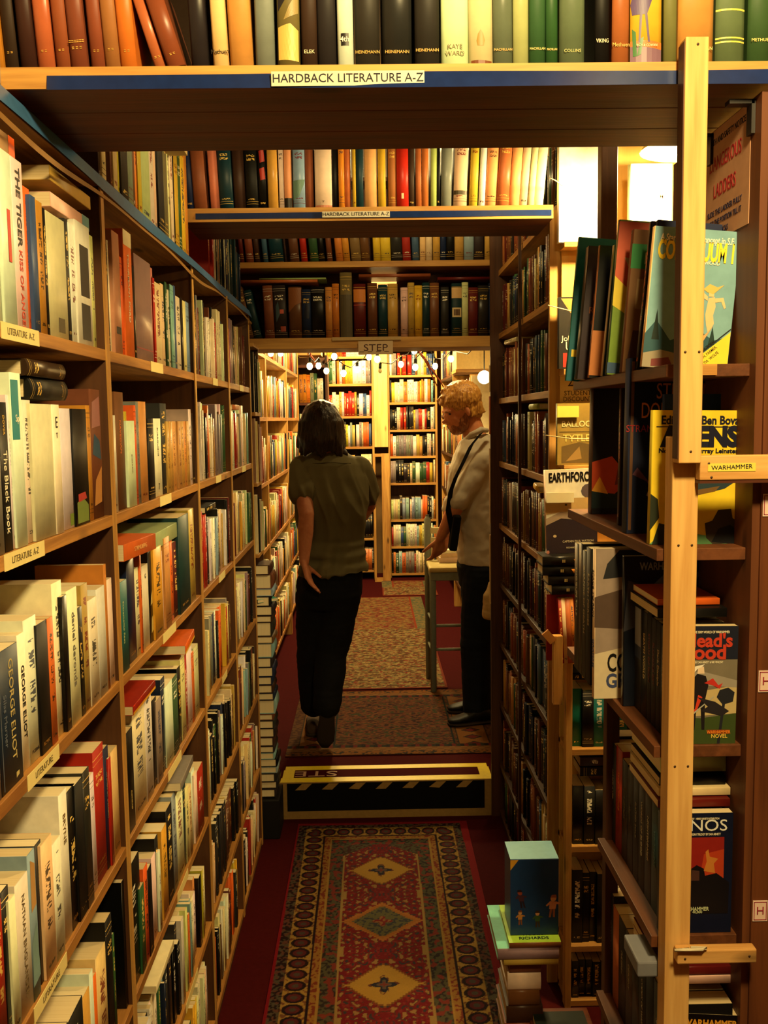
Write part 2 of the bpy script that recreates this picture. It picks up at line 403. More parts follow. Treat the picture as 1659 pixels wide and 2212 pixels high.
def flush_books(limit=300):
    rest = []
    for kind in ('paperback', 'hardback_book'):
        bs = sorted([b for b in BOOKS if b['kind'] == kind], key=px_size, reverse=True)
        ind = [b for b in bs if px_size(b) > 0][:limit]
        rest += [b for b in bs if b not in ind]
        for b in ind: emit_book(b)
    V = []; Fc = []; U = []; C_ = []; I = []; P = []; S = []; MI = []
    for b in rest:
        vs, fs, uvs, cols, sm, par, pg = book_geo(b)
        k = len(V); V += [tuple(b['M'] @ Vector(v)) for v in vs]; Fc += [tuple(i + k for i in f) for f in fs]
        U += uvs; C_ += cols; I += [b['ink']] * len(uvs); P += [par] * len(uvs); S += sm; MI += [0] * len(fs)
        x0, x1, y0, y1, z0, z1 = pg; k = len(V)
        V += [tuple(b['M'] @ Vector((x, y, z))) for z in (z0, z1) for y in (y0, y1) for x in (x0, x1)]
        bf = [(0, 2, 3, 1), (4, 5, 7, 6), (0, 1, 5, 4), (1, 3, 7, 5), (3, 2, 6, 7), (2, 0, 4, 6)]
        Fc += [tuple(i + k for i in f) for f in bf]; S += [False] * 6; MI += [1] * 6
        U += [(-1, -1)] * 24; C_ += [(1, 1, 1)] * 24; I += [(0, 0, 0)] * 24; P += [(0, 0, 0)] * 24
    me = bpy.data.meshes.new('shelved_books'); me.from_pydata(V, [], Fc); me.update()
    me.polygons.foreach_set('use_smooth', S); me.polygons.foreach_set('material_index', MI)
    fill_attrs(me, U, C_, I, P)
    o = link('shelved_books', me, [COVER, PAGES])
    tag(o, 'rows of small distant books filling the far shelves of the shop', 'books', kind='stuff')
    print('BOOKS', len(BOOKS), 'rest', len(rest))

RZL = Matrix.Rotation(R(90), 4, 'Z'); RZR = Matrix.Rotation(R(-90), 4, 'Z')
def place(side, pos, lean=0.0, tip=0.0):
    """side: 'F' spine to the front, 'L' shelf on the left wall, 'R' shelf on the right"""
    rot = {'F': Matrix.Identity(4), 'L': RZL, 'R': RZR}[side]
    return Matrix.Translation(Vector(pos)) @ rot @ Matrix.Rotation(lean, 4, 'Y') @ Matrix.Rotation(tip, 4, 'X')
KN = {'paperback': 'paperback', 'hardback_book': 'hardback'}
def size_word(w, h):
    if w > 0.038: return 'thick '
    if w < 0.0095: return 'slim '
    if h > 0.232: return 'tall '
    if h < 0.172: return 'short '
    return ''
def row_label(i, c, kind, where, w, h, extra=''):
    return f"{extra or size_word(w, h)}{CN.get(c, 'patterned')} {KN[kind]}, {ordw(i)} from left {where}"
def seq_row(side, plane, z, items, where, kind, hr=(0.185, 0.22), dr=(0.12, 0.15), group=None, start=0, keep=False):
    """items: list of (px0, px1, colour[, opts]) measured along the shelf edge"""
    for i, it in enumerate(items):
        p0, p1, c = it[:3]; op = it[3] if len(it) > 3 else {}
        pl = plane + op.get('out', random.uniform(-0.004, 0.004)) * (-1 if side in 'L' else 1) * (-1 if side == 'F' else 1) * 1.0
        h = op.get('h', random.uniform(*hr)); d = random.uniform(*dr)
        if side == 'F':
            a, b_ = X_of(p0, pl, z), X_of(p1, pl, z); M = place('F', (a + 0.0004, pl, z + 0.0008), op.get('lean', 0))
        elif side == 'L':
            a, b_ = Y_of(p0, pl, z), Y_of(p1, pl, z); M = place('L', (pl, a + 0.0004, z + 0.0008), op.get('lean', 0))
        else:
            a, b_ = Y_of(p1, pl, z), Y_of(p0, pl, z); M = place('R', (pl, b_ - 0.0004, z + 0.0008), op.get('lean', 0))
        w = abs(b_ - a) - 0.0008
        if op.get('lean'):
            w *= math.cos(op['lean'])
            if op['lean'] > 0: M = Matrix.Translation((0, 0, w * math.sin(op['lean']))) @ M
        book(op.get('kind', kind), M, w, h, op.get('d', d), c, cover=op.get('cover'), ink=op.get('ink'), style=op.get('style'), inkon=op.get('inkon', True), texts=op.get('texts', ()), decals=op.get('decals', ()),
             label=op.get('label') or row_label(i + start, c, kind, where, w, h, op.get('adj', '')), group=group, keep=keep)
def fill(side, plane, z, s0, s1, cols, where, kind, hr=(0.17, 0.215), wr=(0.010, 0.032), dr=(0.11, 0.15), hmax=0.26, group=None, start=0, leanp=0.12):
    """a full shelf run from s0 to s1 (metres along the shelf, left to right as seen from the aisle)"""
    sgn = -1 if side == 'R' else 1
    s = 0.0; L = abs(s1 - s0); i = start; ser = None; lean = 0; gapn = 0
    while s < L - 0.008:
        if ser is None or random.random() < 0.6:
            ser = (random.choice(cols), random.uniform(*wr) * random.choice([0.7, 1, 1, 1.3]), min(hmax, random.uniform(*hr)))
        c, w, h = ser; h *= random.uniform(0.985, 1.0)
        if s + w > L: w = L - s
        if w < 0.006: break
        pos0 = s0 + sgn * s
        ou = random.uniform(-0.012, 0.004)
        if side == 'F': M = place('F', (pos0, plane - ou, z + 0.0008), lean)
        elif side == 'L': M = place('L', (plane + ou, pos0, z + 0.0008), lean)
        else: M = place('R', (plane - ou, pos0, z + 0.0008), lean)
        book(kind, M, w - 0.0006, h, random.uniform(*dr), c, label=row_label(i, c, kind, where, w, h), group=group)
        s += w + (0.0 if random.random() < 0.93 else random.uniform(0.003, 0.012)); i += 1
    return i
def flat_book(kind, pos, ang, w, h, d, c, label, **k):
    """a book lying flat; spine direction given by ang (0 = spine faces the front of the shop)"""
    M = Matrix.Translation(Vector(pos)) @ Matrix.Rotation(ang, 4, 'Z') @ Matrix.Translation((h, 0, 0)) @ Matrix.Rotation(R(-90), 4, 'Y')
    return book(kind, M, w, h, d, c, label=label, keep=True, **k)
LEFT_MIX = list('WWWWwwcccyKkkkkBorRGmngsv'); DARK_MIX = list('RRqnnNNkkKKBbTGxqmnw'); SF_MIX = list('kkkkkKKKBTRNx'); BACK_MIX = list('WWWWccyyamorkKrgsGbww')

# ---------------------------------------------------------------- room shell
def struct(name, mb, m, bevel=0):
    return tag(mb.build(name, m, bevel=bevel), kind='structure')
CARPET = flat((62, 13, 15), 0.95, 0.05, name='red_carpet', grain=0.25)
WALLP = flat((120, 90, 54), 0.8, 0.1, name='ochre_wall_paint')
struct('floor', MB().box(-1.3, 2.0, -1.6, 4.05, -0.1, 0.0), CARPET)
struct('floor_upper', MB().box(-1.3, 2.0, 4.05, 9.9, -0.1, 0.165), CARPET)
struct('ceiling', MB().box(-1.3, 2.0, -1.6, 9.9, 2.95, 3.05), flat((84, 62, 40), 0.9, 0.1, name='ceiling_paint'))
struct('wall_left', MB().box(-0.86, -0.76, -1.6, 9.9, -0.1, 3.0), WALLP)
struct('wall_right', MB().box(1.75, 1.85, -1.6, 9.9, -0.1, 3.0), WALLP)
struct('wall_back', MB().box(-1.3, 2.0, 9.72, 9.82, -0.1, 3.0), WALLP)
struct('wall_front', MB().box(-1.3, 2.0, -1.6, -1.5, -0.1, 3.0), flat((70, 50, 32), 0.9, 0.1, name='front_wall_paint'))

# ---------------------------------------------------------------- tapes, labels
def strip(mb, pts_top, pts_bot, mi=0):
    n = len(pts_top); mb.add(list(pts_bot) + list(pts_top), [(i, i + 1, n + i + 1, n + i) for i in range(n - 1)], mi, True)
BLUE = flat((18, 40, 92), 0.2, 0.6, name='blue_tape', grain=0.25)
LIT_BLUE = flat((62, 108, 156), 0.3, 0.5, name='lit_blue_tape', grain=0.25)  # blue tape lightened in its colour for the alcove lamp shining on it
STICK = flat((226, 208, 140), 0.6, 0.2, name='cream_sticker', grain=0.06)
INKM = flat((26, 26, 40), 0.6, 0.2, name='black_print', grain=0.02)
REDINK = flat((150, 40, 60), 0.6, 0.2, name='red_print', grain=0.02)

# ---------------------------------------------------------------- left bookcase
LX = -0.47; LZ = [0.03, 0.33, 0.64, 0.955, 1.275, 1.583, 1.881, 2.185]; LP = [-1.3, -0.2, 0.86, 1.735, 2.6, 3.225, 3.80]
lb = empty('bookcase', (LX - 0.13, 1.3, 0)); tag(lb, 'long pine bookcase lining the left wall, packed with paperbacks', 'bookcase')
for y in LP:
    MB().box(LX - 0.26, LX + (0.001 if y > 0 else 0), y - 0.008, y + 0.010, 0, 2.166).build('upright', PLY if y not in (1.735, 2.6) else PLY, lb)
    MB().box(LX, LX + 0.003, y - 0.009, y + 0.011, 0, 2.166).build('upright_edging', PINE_Z, lb)
for k, z in enumerate(LZ):
    for i in range(len(LP) - 1):
        dz = 0.003 * ((i * 7 + k * 3) % 3 - 1) if 0 < k < 7 else 0
        MB().box(LX - 0.25, LX, LP[i] + 0.010, LP[i + 1] - 0.008, z - 0.02 + dz * 0, z).build('shelf', PINE_Y, lb, 0.001)
MB().box(LX - 0.27, LX - 0.26, -1.3, 3.8, 0, 2.2).build('back_panel', DARKW_Z, lb)
MB().box(LX - 0.26, LX, -1.3, 3.8, 0, 0.01).build('plinth', DARKW_Y, lb)
# wavy blue tape peeling along the top shelf edge
tp = MB(); N = 90
pt = []; pb = []; q1 = []; q2 = []
for i in range(N + 1):
    y = 0.9 + (3.83 - 0.9) * i / N
    w = 0.5 + 0.5 * math.sin(y * 5.1 + 0.6); ou = 0.002 + 0.010 * w
    pt.append((LX + 0.002, y, 2.186)); pb.append((LX + ou, y, 2.161 - 0.003 * w))
    q1.append((LX + ou, y, 2.1575 - 0.020 * w * w)); q2.append((LX + ou * 0.8, y, 2.1525 - 0.022 * w * w))
strip(tp, pt, pb)
tp.build('blue_tape', LIT_BLUE, lb)
t2 = MB(); strip(t2, q1, q2); t2.build('peeling_tape_backing', flat((150, 110, 60), 0.5, 0.3, name='tape_backing'), lb)
def left_sticker(y, z, ln, txt=None):
    s = MB().box(LX + 0.0002, LX + 0.0012, y, y + ln, z - 0.021, z + 0.001).build('shelf_label', STICK, lb)
    if txt: lettering('print', txt, 0.013, flat((96, 80, 50), .6, .2, name='faded_print', grain=.02), basis((LX + 0.0014, y + ln / 2, z - 0.010), (0, 1, 0), (0, 0, 1)), s, sx=1.0)
for y, z, ln, t in [(1.24, 1.881, 0.14, 'LITERATURE  A-Z'), (1.21, 1.583, 0.15, 'LITERATURE  A-Z'), (1.25, 1.275, 0.13, 'LITERATURE'), (1.23, 0.955, 0.14, 'LITERATURE'), (1.728, 1.881, 0.02, None),
                    (2.08, 1.881, 0.12, None), (2.9, 1.881, 0.09, None), (3.5, 1.881, 0.1, None), (2.12, 1.583, 0.12, None), (2.9, 1.583, 0.1, None), (3.5, 1.583, 0.1, None),
                    (2.1, 1.275, 0.14, None), (2.9, 1.275, 0.12, None), (2.1, 0.955, 0.15, None), (2.15, 0.64, 0.13, None), (2.9, 0.955, 0.1, None), (2.2, 0.33, 0.16, None), (1.728, 1.583, 0.02, None), (1.728, 1.275, 0.02, None)]:
    left_sticker(y, z, ln, t)

# ---------------------------------------------------------------- overhead shelves
def overhead(x0, x1, y0, y1, z, th, label, tx0, tx1, ttz, sign, wavy, mat=None, sgn_h=0.02):
    s = empty('overhead_shelf', ((x0 + x1) / 2, (y0 + y1) / 2, z)); tag(s, label, 'shelf')
    n = 3; dy = (y1 - y0) / n
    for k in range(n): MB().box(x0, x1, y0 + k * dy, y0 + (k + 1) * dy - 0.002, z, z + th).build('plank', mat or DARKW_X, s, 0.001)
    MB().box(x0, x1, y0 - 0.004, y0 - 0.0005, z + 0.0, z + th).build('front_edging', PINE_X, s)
    if tx0 is not None:
        m = MB(); N = 140; a = []; b = []
        for i in range(N + 1):
            x = tx0 + (tx1 - tx0) * i / N
            wv = wavy * (0.5 + 0.5 * math.sin(x * 9 + 1)) * (0.4 + 0.6 * i / N)
            a.append((x, y0 - 0.0045, ttz[1] + wv * 0.2)); b.append((x, y0 - 0.005 - wv * 1.2, ttz[0] - wv * 0.5))
        strip(m, a, b); m.build('blue_tape', BLUE, s)
    if sign:
        xa, xb, txt = sign; zc = (ttz[0] + ttz[1]) / 2; hh = sgn_h / 2
        g = MB().box(xa, xb, y0 - 0.012, y0 - 0.011, zc - hh, zc + hh).build('shelf_sign', flat((206, 202, 184), 0.4, 0.3, name='grey_white_label', grain=0.05), s)
        lettering('print', txt, sgn_h * 0.84, INKM, basis(((xa + xb) / 2, y0 - 0.0124, zc), (1, 0, 0), (0, 0, 1)), g, sx=(xb - xa) / (sgn_h * 0.84) / 13.2)
    return s
h1 = overhead(-0.76, 0.98, 1.335, 1.635, 2.198, 0.028, 'front pine overhead shelf of hardbacks spanning the aisle, white sign and blue tape', -0.425, 0.62, (2.1965, 2.2145), (X_of(587, 1.33, 2.206), X_of(916, 1.33, 2.206), 'HARDBACK LITERATURE A-Z'), 0.012, sgn_h=0.019)
h2 = overhead(-0.50, 0.515, 2.67, 2.92, 2.293, 0.036, 'second overhead shelf behind the front one, with taped blue edge and small sign', -0.465, 0.51, (2.300, 2.316), (X_of(696, 2.66, 2.308), X_of(842, 2.66, 2.308), 'HARDBACK LITERATURE A-Z'), 0.004, sgn_h=0.016)
hs = empty('overhead_bookcase', (0, 4.2, 2.05)); tag(hs, 'dark double-tier bookcase bridging the aisle above the step', 'bookcase')
MB().box(-0.575, 0.60, 4.055, 4.30, 2.050, 2.095).build('lintel_board', PINE_X, hs, 0.002)
MB().box(-0.575, 0.585, 4.055, 4.30, 2.385, 2.410).build('shelf', PINE_X, hs, 0.002)
MB().box(-0.590, -0.575, 4.055, 4.30, 2.05, 2.75).build('side_panel', DARKW_Z, hs)
MB().box(0.60, 0.615, 4.055, 4.30, 2.05, 2.75).build('side_panel', DARKW_Z, hs)
MB().box(-0.575, 0.60, 4.20, 4.21, 2.42, 2.75).build('back_panel', DARKW_X, hs)
MB().box(-0.575, 0.60, 4.055, 4.30, 2.735, 2.75).build('top_board', DARKW_X, hs)
MB().box(-0.575, 0.02, 4.22, 4.23, 2.10, 2.385).box(0.02, 0.13, 4.22, 4.23, 2.10, 2.318).box(0.13, 0.60, 4.22, 4.23, 2.10, 2.385).build('lower_back_panel', DARKW_X, hs)
# the hanging STEP sign
sg = tag(MB().box(X_of(774, 4.03, 2.04), X_of(849, 4.03, 2.04), 4.042, 4.045, 2.022, 2.078).build('hanging_sign', flat((204, 176, 140), 0.6, 0.2, name='sign_card', grain=0.06)), 'cream STEP sign taped to the beam above the raised floor', 'sign')
c_ = (X_of(774, 4.03, 2.04) + X_of(849, 4.03, 2.04)) / 2
lettering('print', 'STEP', 0.040, flat((70, 40, 40), 0.6, 0.2, name='brown_print', grain=0.02), basis((c_, 4.0415, 2.049), (1, 0, 0), (0, 0, 1)), sg, sx=1.25)
m = MB()
for i, (u, ww) in enumerate([(-.058, .010), (-.024, .010), (.012, .010), (.046, .010)]): m.box(c_ + u - ww, c_ + u + ww, 4.0412, 4.0416, 2.0325, 2.0345)
m.build('letter_serif', flat((70, 40, 40), 0.6, 0.2), sg)
tag(MB().box(-0.15, 0.14, 4.048, 4.050, 2.082, 2.096).build('paper_strip', flat((190, 160, 110), 0.7, 0.1, name='paper')), 'narrow paper strip stuck along the beam above the STEP sign', 'label')

# ---------------------------------------------------------------- far right bookcase (aisle face) and the shelf that faces the camera
RX = 0.55; RZ = [0.03, 0.25, 0.52, 0.79, 1.05, 1.30, 1.565, 1.83, 2.10, 2.36]
rb = empty('bookcase', (0.66, 3.4, 0)); tag(rb, 'dark narrow bookcase along the right of the aisle up to the step', 'bookcase')
MB().box(0.528, 0.56, 2.785, 2.80, 0, 2.34).build('upright', PINE_Z, rb, 0.001)
MB().box(0.56, 0.80, 2.80, 2.815, 0, 2.34).build('side_panel', PLY, rb)
MB().box(0.53, 0.56, 2.80, 2.815, 0, 2.34).build('upright', DARKW_Z, rb)
MB().box(0.515, 0.80, 4.03, 4.05, 0, 2.6).build('side_panel', DARKW_Z, rb)
MB().box(0.535, 0.545, 3.40, 3.415, 0, 2.6).build('divider', DARKW_Z, rb)
for z in RZ: MB().box(RX, 0.79, 2.815, 4.03, z - 0.022, z).build('shelf', DARKW_Y if z < 1.2 else PINE_Y, rb, 0.001)
MB().box(0.79, 0.80, 2.81, 4.03, 0, 2.6).build('back_panel', DARKW_Z, rb)
wl = 'paper notice strips pinned to the end post'
for z0, z1, c in [(1.86, 1.97, (206, 170, 110)), (1.30, 1.62, (196, 160, 120)), (0.95, 1.25, (190, 150, 96)), (1.68, 1.84, (180, 90, 40))]:
    tag(MB().box(0.510, 0.5145, 4.028, 4.046, z0, z1).build('paper_notice', flat(c, 0.7, 0.1, name='paper')), {1.86: 'small framed paper notice highest on the far end of right bookcase', 1.30: 'long paper strip on the far end of right bookcase beside the man', 0.95: 'lowest paper strip on the far end of right bookcase', 1.68: 'rust coloured ticket on the far end of right bookcase'}[z0], 'notice')
cs = empty('bookcase', (0.85, 2.9, 0)); tag(cs, 'shallow pine bookcase facing the viewer beyond the near right shelves', 'bookcase')
for z in (0.02, 0.19, 0.497, 0.79, 1.06): MB().box(0.56, 1.05, 2.66, 2.785, z - 0.018, z).build('shelf', PINE_X, cs, 0.001)
MB().box(0.56, 1.40, 2.77, 2.784, 0, 2.93).build('back_panel', wood('honey_panel', (236, 190, 104), (214, 162, 78), 'z', 0.5), cs)
MB().box(0.553, 0.73, 2.70, 2.77, 2.222, 2.236).build('ledge', PINE_X, cs, 0.001)
MB().box(0.553, 0.80, 2.70, 2.77, 1.868, 1.884).build('ledge', PINE_X, cs, 0.001)
MB().box(0.553, 0.98, 2.69, 2.77, 1.602, 1.612).build('ledge', PINE_X, cs, 0.001)
MB().box(0.565, 0.98, 2.69, 2.77, 1.352, 1.362).build('ledge', PINE_X, cs, 0.001)
MB().box(0.555, 0.573, 2.655, 2.69, 0, 1.28).build('post', PINE_Z, cs, 0.001)
MB().box(1.04, 1.055, 2.66, 2.77, 0, 1.08).build('post', DARKW_Z, cs)
m = MB().box(0.545, 0.57, 2.765, 2.785, 2.10, 2.36); 
# dark roof post in the alcove and the blue tape on it
tag(MB().box(X_of(1295, 2.3, 2.3), X_of(1330, 2.3, 2.3), 2.28, 2.32, 1.95, 2.95).build('roof_post', DARKW_Z, bevel=0.003), 'dark wooden post rising in the bright alcove behind the leaning books', 'post')

# ---------------------------------------------------------------- near right open bookcase
NZ = [0.06, 0.36, 0.665, 0.966, 1.262, 1.557, 1.822]
nb = empty('bookcase', (0.48, 1.6, 0)); tag(nb, 'open pine batten bookcase nearest on the right holding face-out paperbacks', 'bookcase')
for k, z in enumerate(NZ):
    y1 = 1.98 if z > 1.2 else 1.70
    MB().box(0.415 if z < 1.7 else 0.425, 0.545, 1.36, y1, z - 0.018, z).build('shelf', wood('shelf_ply_%d' % k, (110, 64, 36), (84, 48, 26), 'y', knots=False) if k else PINE_Y, nb, 0.001)
MB().box(0.424, 0.455, 1.295, 1.322, 1.684, 2.245).build('front_post', BATTEN, nb, 0.0015)
MB().box(0.4225, 0.424, 1.297, 1.32, 1.690, 2.24).build('post_edge', DARKW_Z, nb)
MB().box(0.424, 0.461, 1.322, 1.356, 0, 1.72).build('front_post', BATTEN, nb, 0.0015)
MB().box(0.545, 0.556, 1.34, 1.72, 0, 2.19).build('back_panel', wood('back_board', (110, 64, 34), (84, 46, 26), 'z', 0.4), nb)
MB().box(0.556, 0.592, 1.335, 1.365, 0, 2.19).build('rear_post', wood('rear_post_wood', (104, 58, 30), (78, 42, 22), 'z'), nb, 0.001)
MB().box(0.455, 0.66, 1.300, 1.318, 1.660, 1.694).build('cross_rail', BATTEN_X, nb, 0.0015)
MB().box(0.455, 0.66, 1.3005, 1.3175, 1.6555, 1.6592).build('cross_rail_splinter', DARKW_X, nb)
MB().box(0.436, 0.552, 1.302, 1.320, 0.955, 0.976).build('cross_rail', BATTEN_X, nb, 0.002)
MB().box(0.428, 0.452, 1.69, 1.715, 0, 1.25).build('rear_post', DARKW_Z, nb, 0.001)
MB().box(0.456, 0.495, 1.352, 1.3598, 1.806, 1.8215).build('shelf_end', PINE_X, nb)
for (x, z, y) in [(0.430, 1.835, 1.2945), (0.449, 1.835, 1.2945), (0.440, 2.235, 1.2945), (0.440, 1.70, 1.2945), (0.434, 1.567, 1.3215), (0.453, 1.567, 1.3215), (0.434, 1.245, 1.3215), (0.453, 1.245, 1.3215), (0.447, 0.964, 1.3015), (0.541, 0.966, 1.3015), (0.467, 1.683, 1.2995), (0.471, 1.664, 1.2995)]:
    MB().ball((x, y, z), 0.0018, 8, 5, sc=(1, .5, 1)).build('screw', flat((60, 40, 24), 0.4, 0.5, name='screw_steel'), nb)
yl = MB().box(X_of(1529, 1.3, 1.68), X_of(1632, 1.3, 1.68), 1.2990, 1.2998, 1.672, 1.683).build('shelf_label', flat((232, 210, 90), 0.5, 0.2, name='yellow_label', grain=0.03), nb)
lettering('handwriting', 'WARHAMMER', 0.0085, INKM, basis(((X_of(1529, 1.3, 1.68) + X_of(1632, 1.3, 1.68)) / 2, 1.2986, 1.6775), (1, 0.0, 0.03), (0, 0, 1)), yl, sx=1.05)
MB().tube([(0.452, 1.30, 0.980), (0.43, 1.298, 0.9795), (0.47, 1.296, 0.981), (0.478, 1.30, 0.9805), (0.455, 1.302, 0.981)], 0.0022, 8).build('tied_string', flat((210, 200, 170), 0.9, 0.1, name='string'), nb)
for z in (1.621, 1.365, 1.017):
    x = 0.5575; 
    q = MB().box(x, x + 0.022, 1.3335, 1.3345, z - 0.016, z + 0.016).build('shelf_tag', flat((226, 200, 190), 0.6, 0.2, name='pink_tag', grain=0.03), nb)
    m = MB()
    for a in ((x + .0015, x + .0205, z + .013, z + .014), (x + .0015, x + .0205, z - .014, z - .013), (x + .0015, x + .0025, z - .014, z + .014), (x + .0195, x + .0205, z - .014, z + .014)): m.box(a[0], a[1], 1.3330, 1.3334, a[2], a[3])
    m.build('tag_border', REDINK, q)
    lettering('print', 'H' if z < 1.6 else 'B', 0.017, REDINK, basis((x + 0.011, 1.3330, z), (1, 0, 0), (0, 0, 1)), q)
for (x, y, z) in [(0.530, 1.36, 2.15), (0.530, 1.52, 2.15)]:
    MB().box(x - 0.022, x + 0.013, y, y + 0.018, z + 0.03, z + 0.036).box(x + 0.009, x + 0.0145, y, y + 0.018, z - 0.01, z + 0.036).build('angle_bracket', flat((26, 22, 22), 0.4, 0.5, name='black_steel'), nb)
# poster on the inside of the back board
po = tag(MB().box(0.5438, 0.5446, 1.375, 1.57, 2.02, 2.188).build('handwritten_poster', flat((196, 150, 120), 0.7, 0.1, name='kraft_paper')), 'buff handwritten DANGEROUS LADDERS safety notice on the board behind the post', 'poster')
PB = flat((36, 40, 74), 0.6, 0.2, name='navy_marker', grain=0.02); PR = flat((168, 36, 48), 0.6, 0.2, name='red_marker', grain=0.02)
for txt, z, sz, mm, sx in [('HEALTH AND SAFETY NOTICE', 2.170, 0.0135, PB, 0.85), ('DANGEROUS', 2.136, 0.030, PR, 0.72), ('LADDERS', 2.094, 0.030, PR, 0.72), ('SLIDE THE LADDER FULLY', 2.062, 0.012, PB, 1.0), ('INTO THE POSITION TILL IT', 2.047, 0.012, PB, 0.9), ('CLICKS', 2.031, 0.012, PB, 0.9)]:
    lettering('handwriting', txt, sz, mm, basis((0.5434, 1.47, z), (0, -1, 0), (0, 0, 1)), po, sx=sx)

# ---------------------------------------------------------------- step trim on the raised floor
YT = flat((232, 206, 40), 0.4, 0.3, name='yellow_tape', grain=0.15)
CT = flat((150, 118, 66), 0.8, 0.1, name='cream_vinyl', grain=0.2)
BK = flat((8, 7, 7), 0.7, 0.1, name='black_panel')
sx0, sx1 = -0.425, 0.535; zt = 0.1655
ys = [4.045, 4.095, 4.190, 4.235]
st = empty('step_edging', (0.05, 4.14, 0.166)); tag(st, 'yellow tape border and black riser marking the carpeted step', 'step marking')
m = MB().box(sx0 + .01, sx1 - .005, ys[0], ys[1], zt, zt + .0012).box(sx0 + .02, sx1 - .02, ys[2], ys[3], zt, zt + .0012).box(sx0 + .015, sx0 + .065, ys[1], ys[2], zt, zt + .0012).box(sx1 - .065, sx1 - .015, ys[1], ys[2], zt, zt + .0012)
m.build('yellow_tape', YT, st)
MB().box(sx0, sx1, 4.040, 4.0498, 0.0, zt).build('riser_cover', CT, st)
MB().box(sx0 + .04, sx1 - .05, 4.0385, 4.0399, 0.036, 0.162).build('riser_panel', BK, st)
m = MB()
for i in range(7):
    x = sx0 + 0.075 + i * 0.118
    m.ngon([(x, 4.0378, 0.132 + 0.002 * (i % 3)), (x + 0.045, 4.0378, 0.132), (x + 0.075, 4.0378, 0.161), (x + 0.032, 4.0378, 0.161)])
m.build('hazard_stripe', CT, st)
lettering('print', 'STE', 0.088, flat((190, 150, 120), 0.6, 0.2, name='faded_paint', grain=0.03), basis((-0.262, 4.142, zt + 0.0015), (-1, 0, 0), (0, -1, 0)), st, fit=0.19, bold=0.0)

# ---------------------------------------------------------------- rugs
def rug(name, label, x0, x1, y0, y1, z, fn, nx, ny, group=None, skew=0.0):
    me = bpy.data.meshes.new(name); V = []; Cc = []
    for j in range(ny + 1):
        for i in range(nx + 1):
            u, v = i / nx, j / ny
            x = x0 + (x1 - x0) * u + skew * v; y = y0 + (y1 - y0) * v
            V.append((x, y, z + 0.0012 * math.sin(y * 9 + x * 4)))
            Cc += [*lin([c * ({'runner_rug': 0.66, 'kilim_rug': 0.52, 'floral_rug': 0.68, 'small_rug': 0.74}[name]) for c in fn(x - x0, y - y0, x1 - x0, y1 - y0)]), 1.0]
    Fc = [(j * (nx + 1) + i, j * (nx + 1) + i + 1, (j + 1) * (nx + 1) + i + 1, (j + 1) * (nx + 1) + i) for j in range(ny) for i in range(nx)]
    k = len(V); V += [(x0, y0, z - .003), (x1, y0, z - .003), (x1 + skew, y1, z - .003), (x0 + skew, y1, z - .003)]; Cc += [0.1, 0.02, 0.02, 1.0] * 4
    a, b, c, d = 0, nx, (ny + 1) * (nx + 1) - 1, ny * (nx + 1)
    Fc += [(k, k + 1, b, a), (k + 1, k + 2, c, b), (k + 2, k + 3, d, c), (k + 3, k, a, d)]
    me.from_pydata(V, [], Fc); me.update()
    at = me.color_attributes.new('col', 'FLOAT_COLOR', 'POINT'); at.data.foreach_set('color', Cc)
    me.polygons.foreach_set('use_smooth', [True] * len(me.polygons))
    return tag(link(name, me, RUGM), label, 'rug', group)
def nz3(x, y, s, k=0): return noise.noise(Vector((x * s, y * s, k * 7.3)))
RUGK = 0.74
RED, GOLD, NAVYC, DKB, OLIVE, CRM = (146, 26, 34), (206, 150, 60), (44, 44, 66), (44, 24, 28), (118, 112, 74), (190, 160, 96)
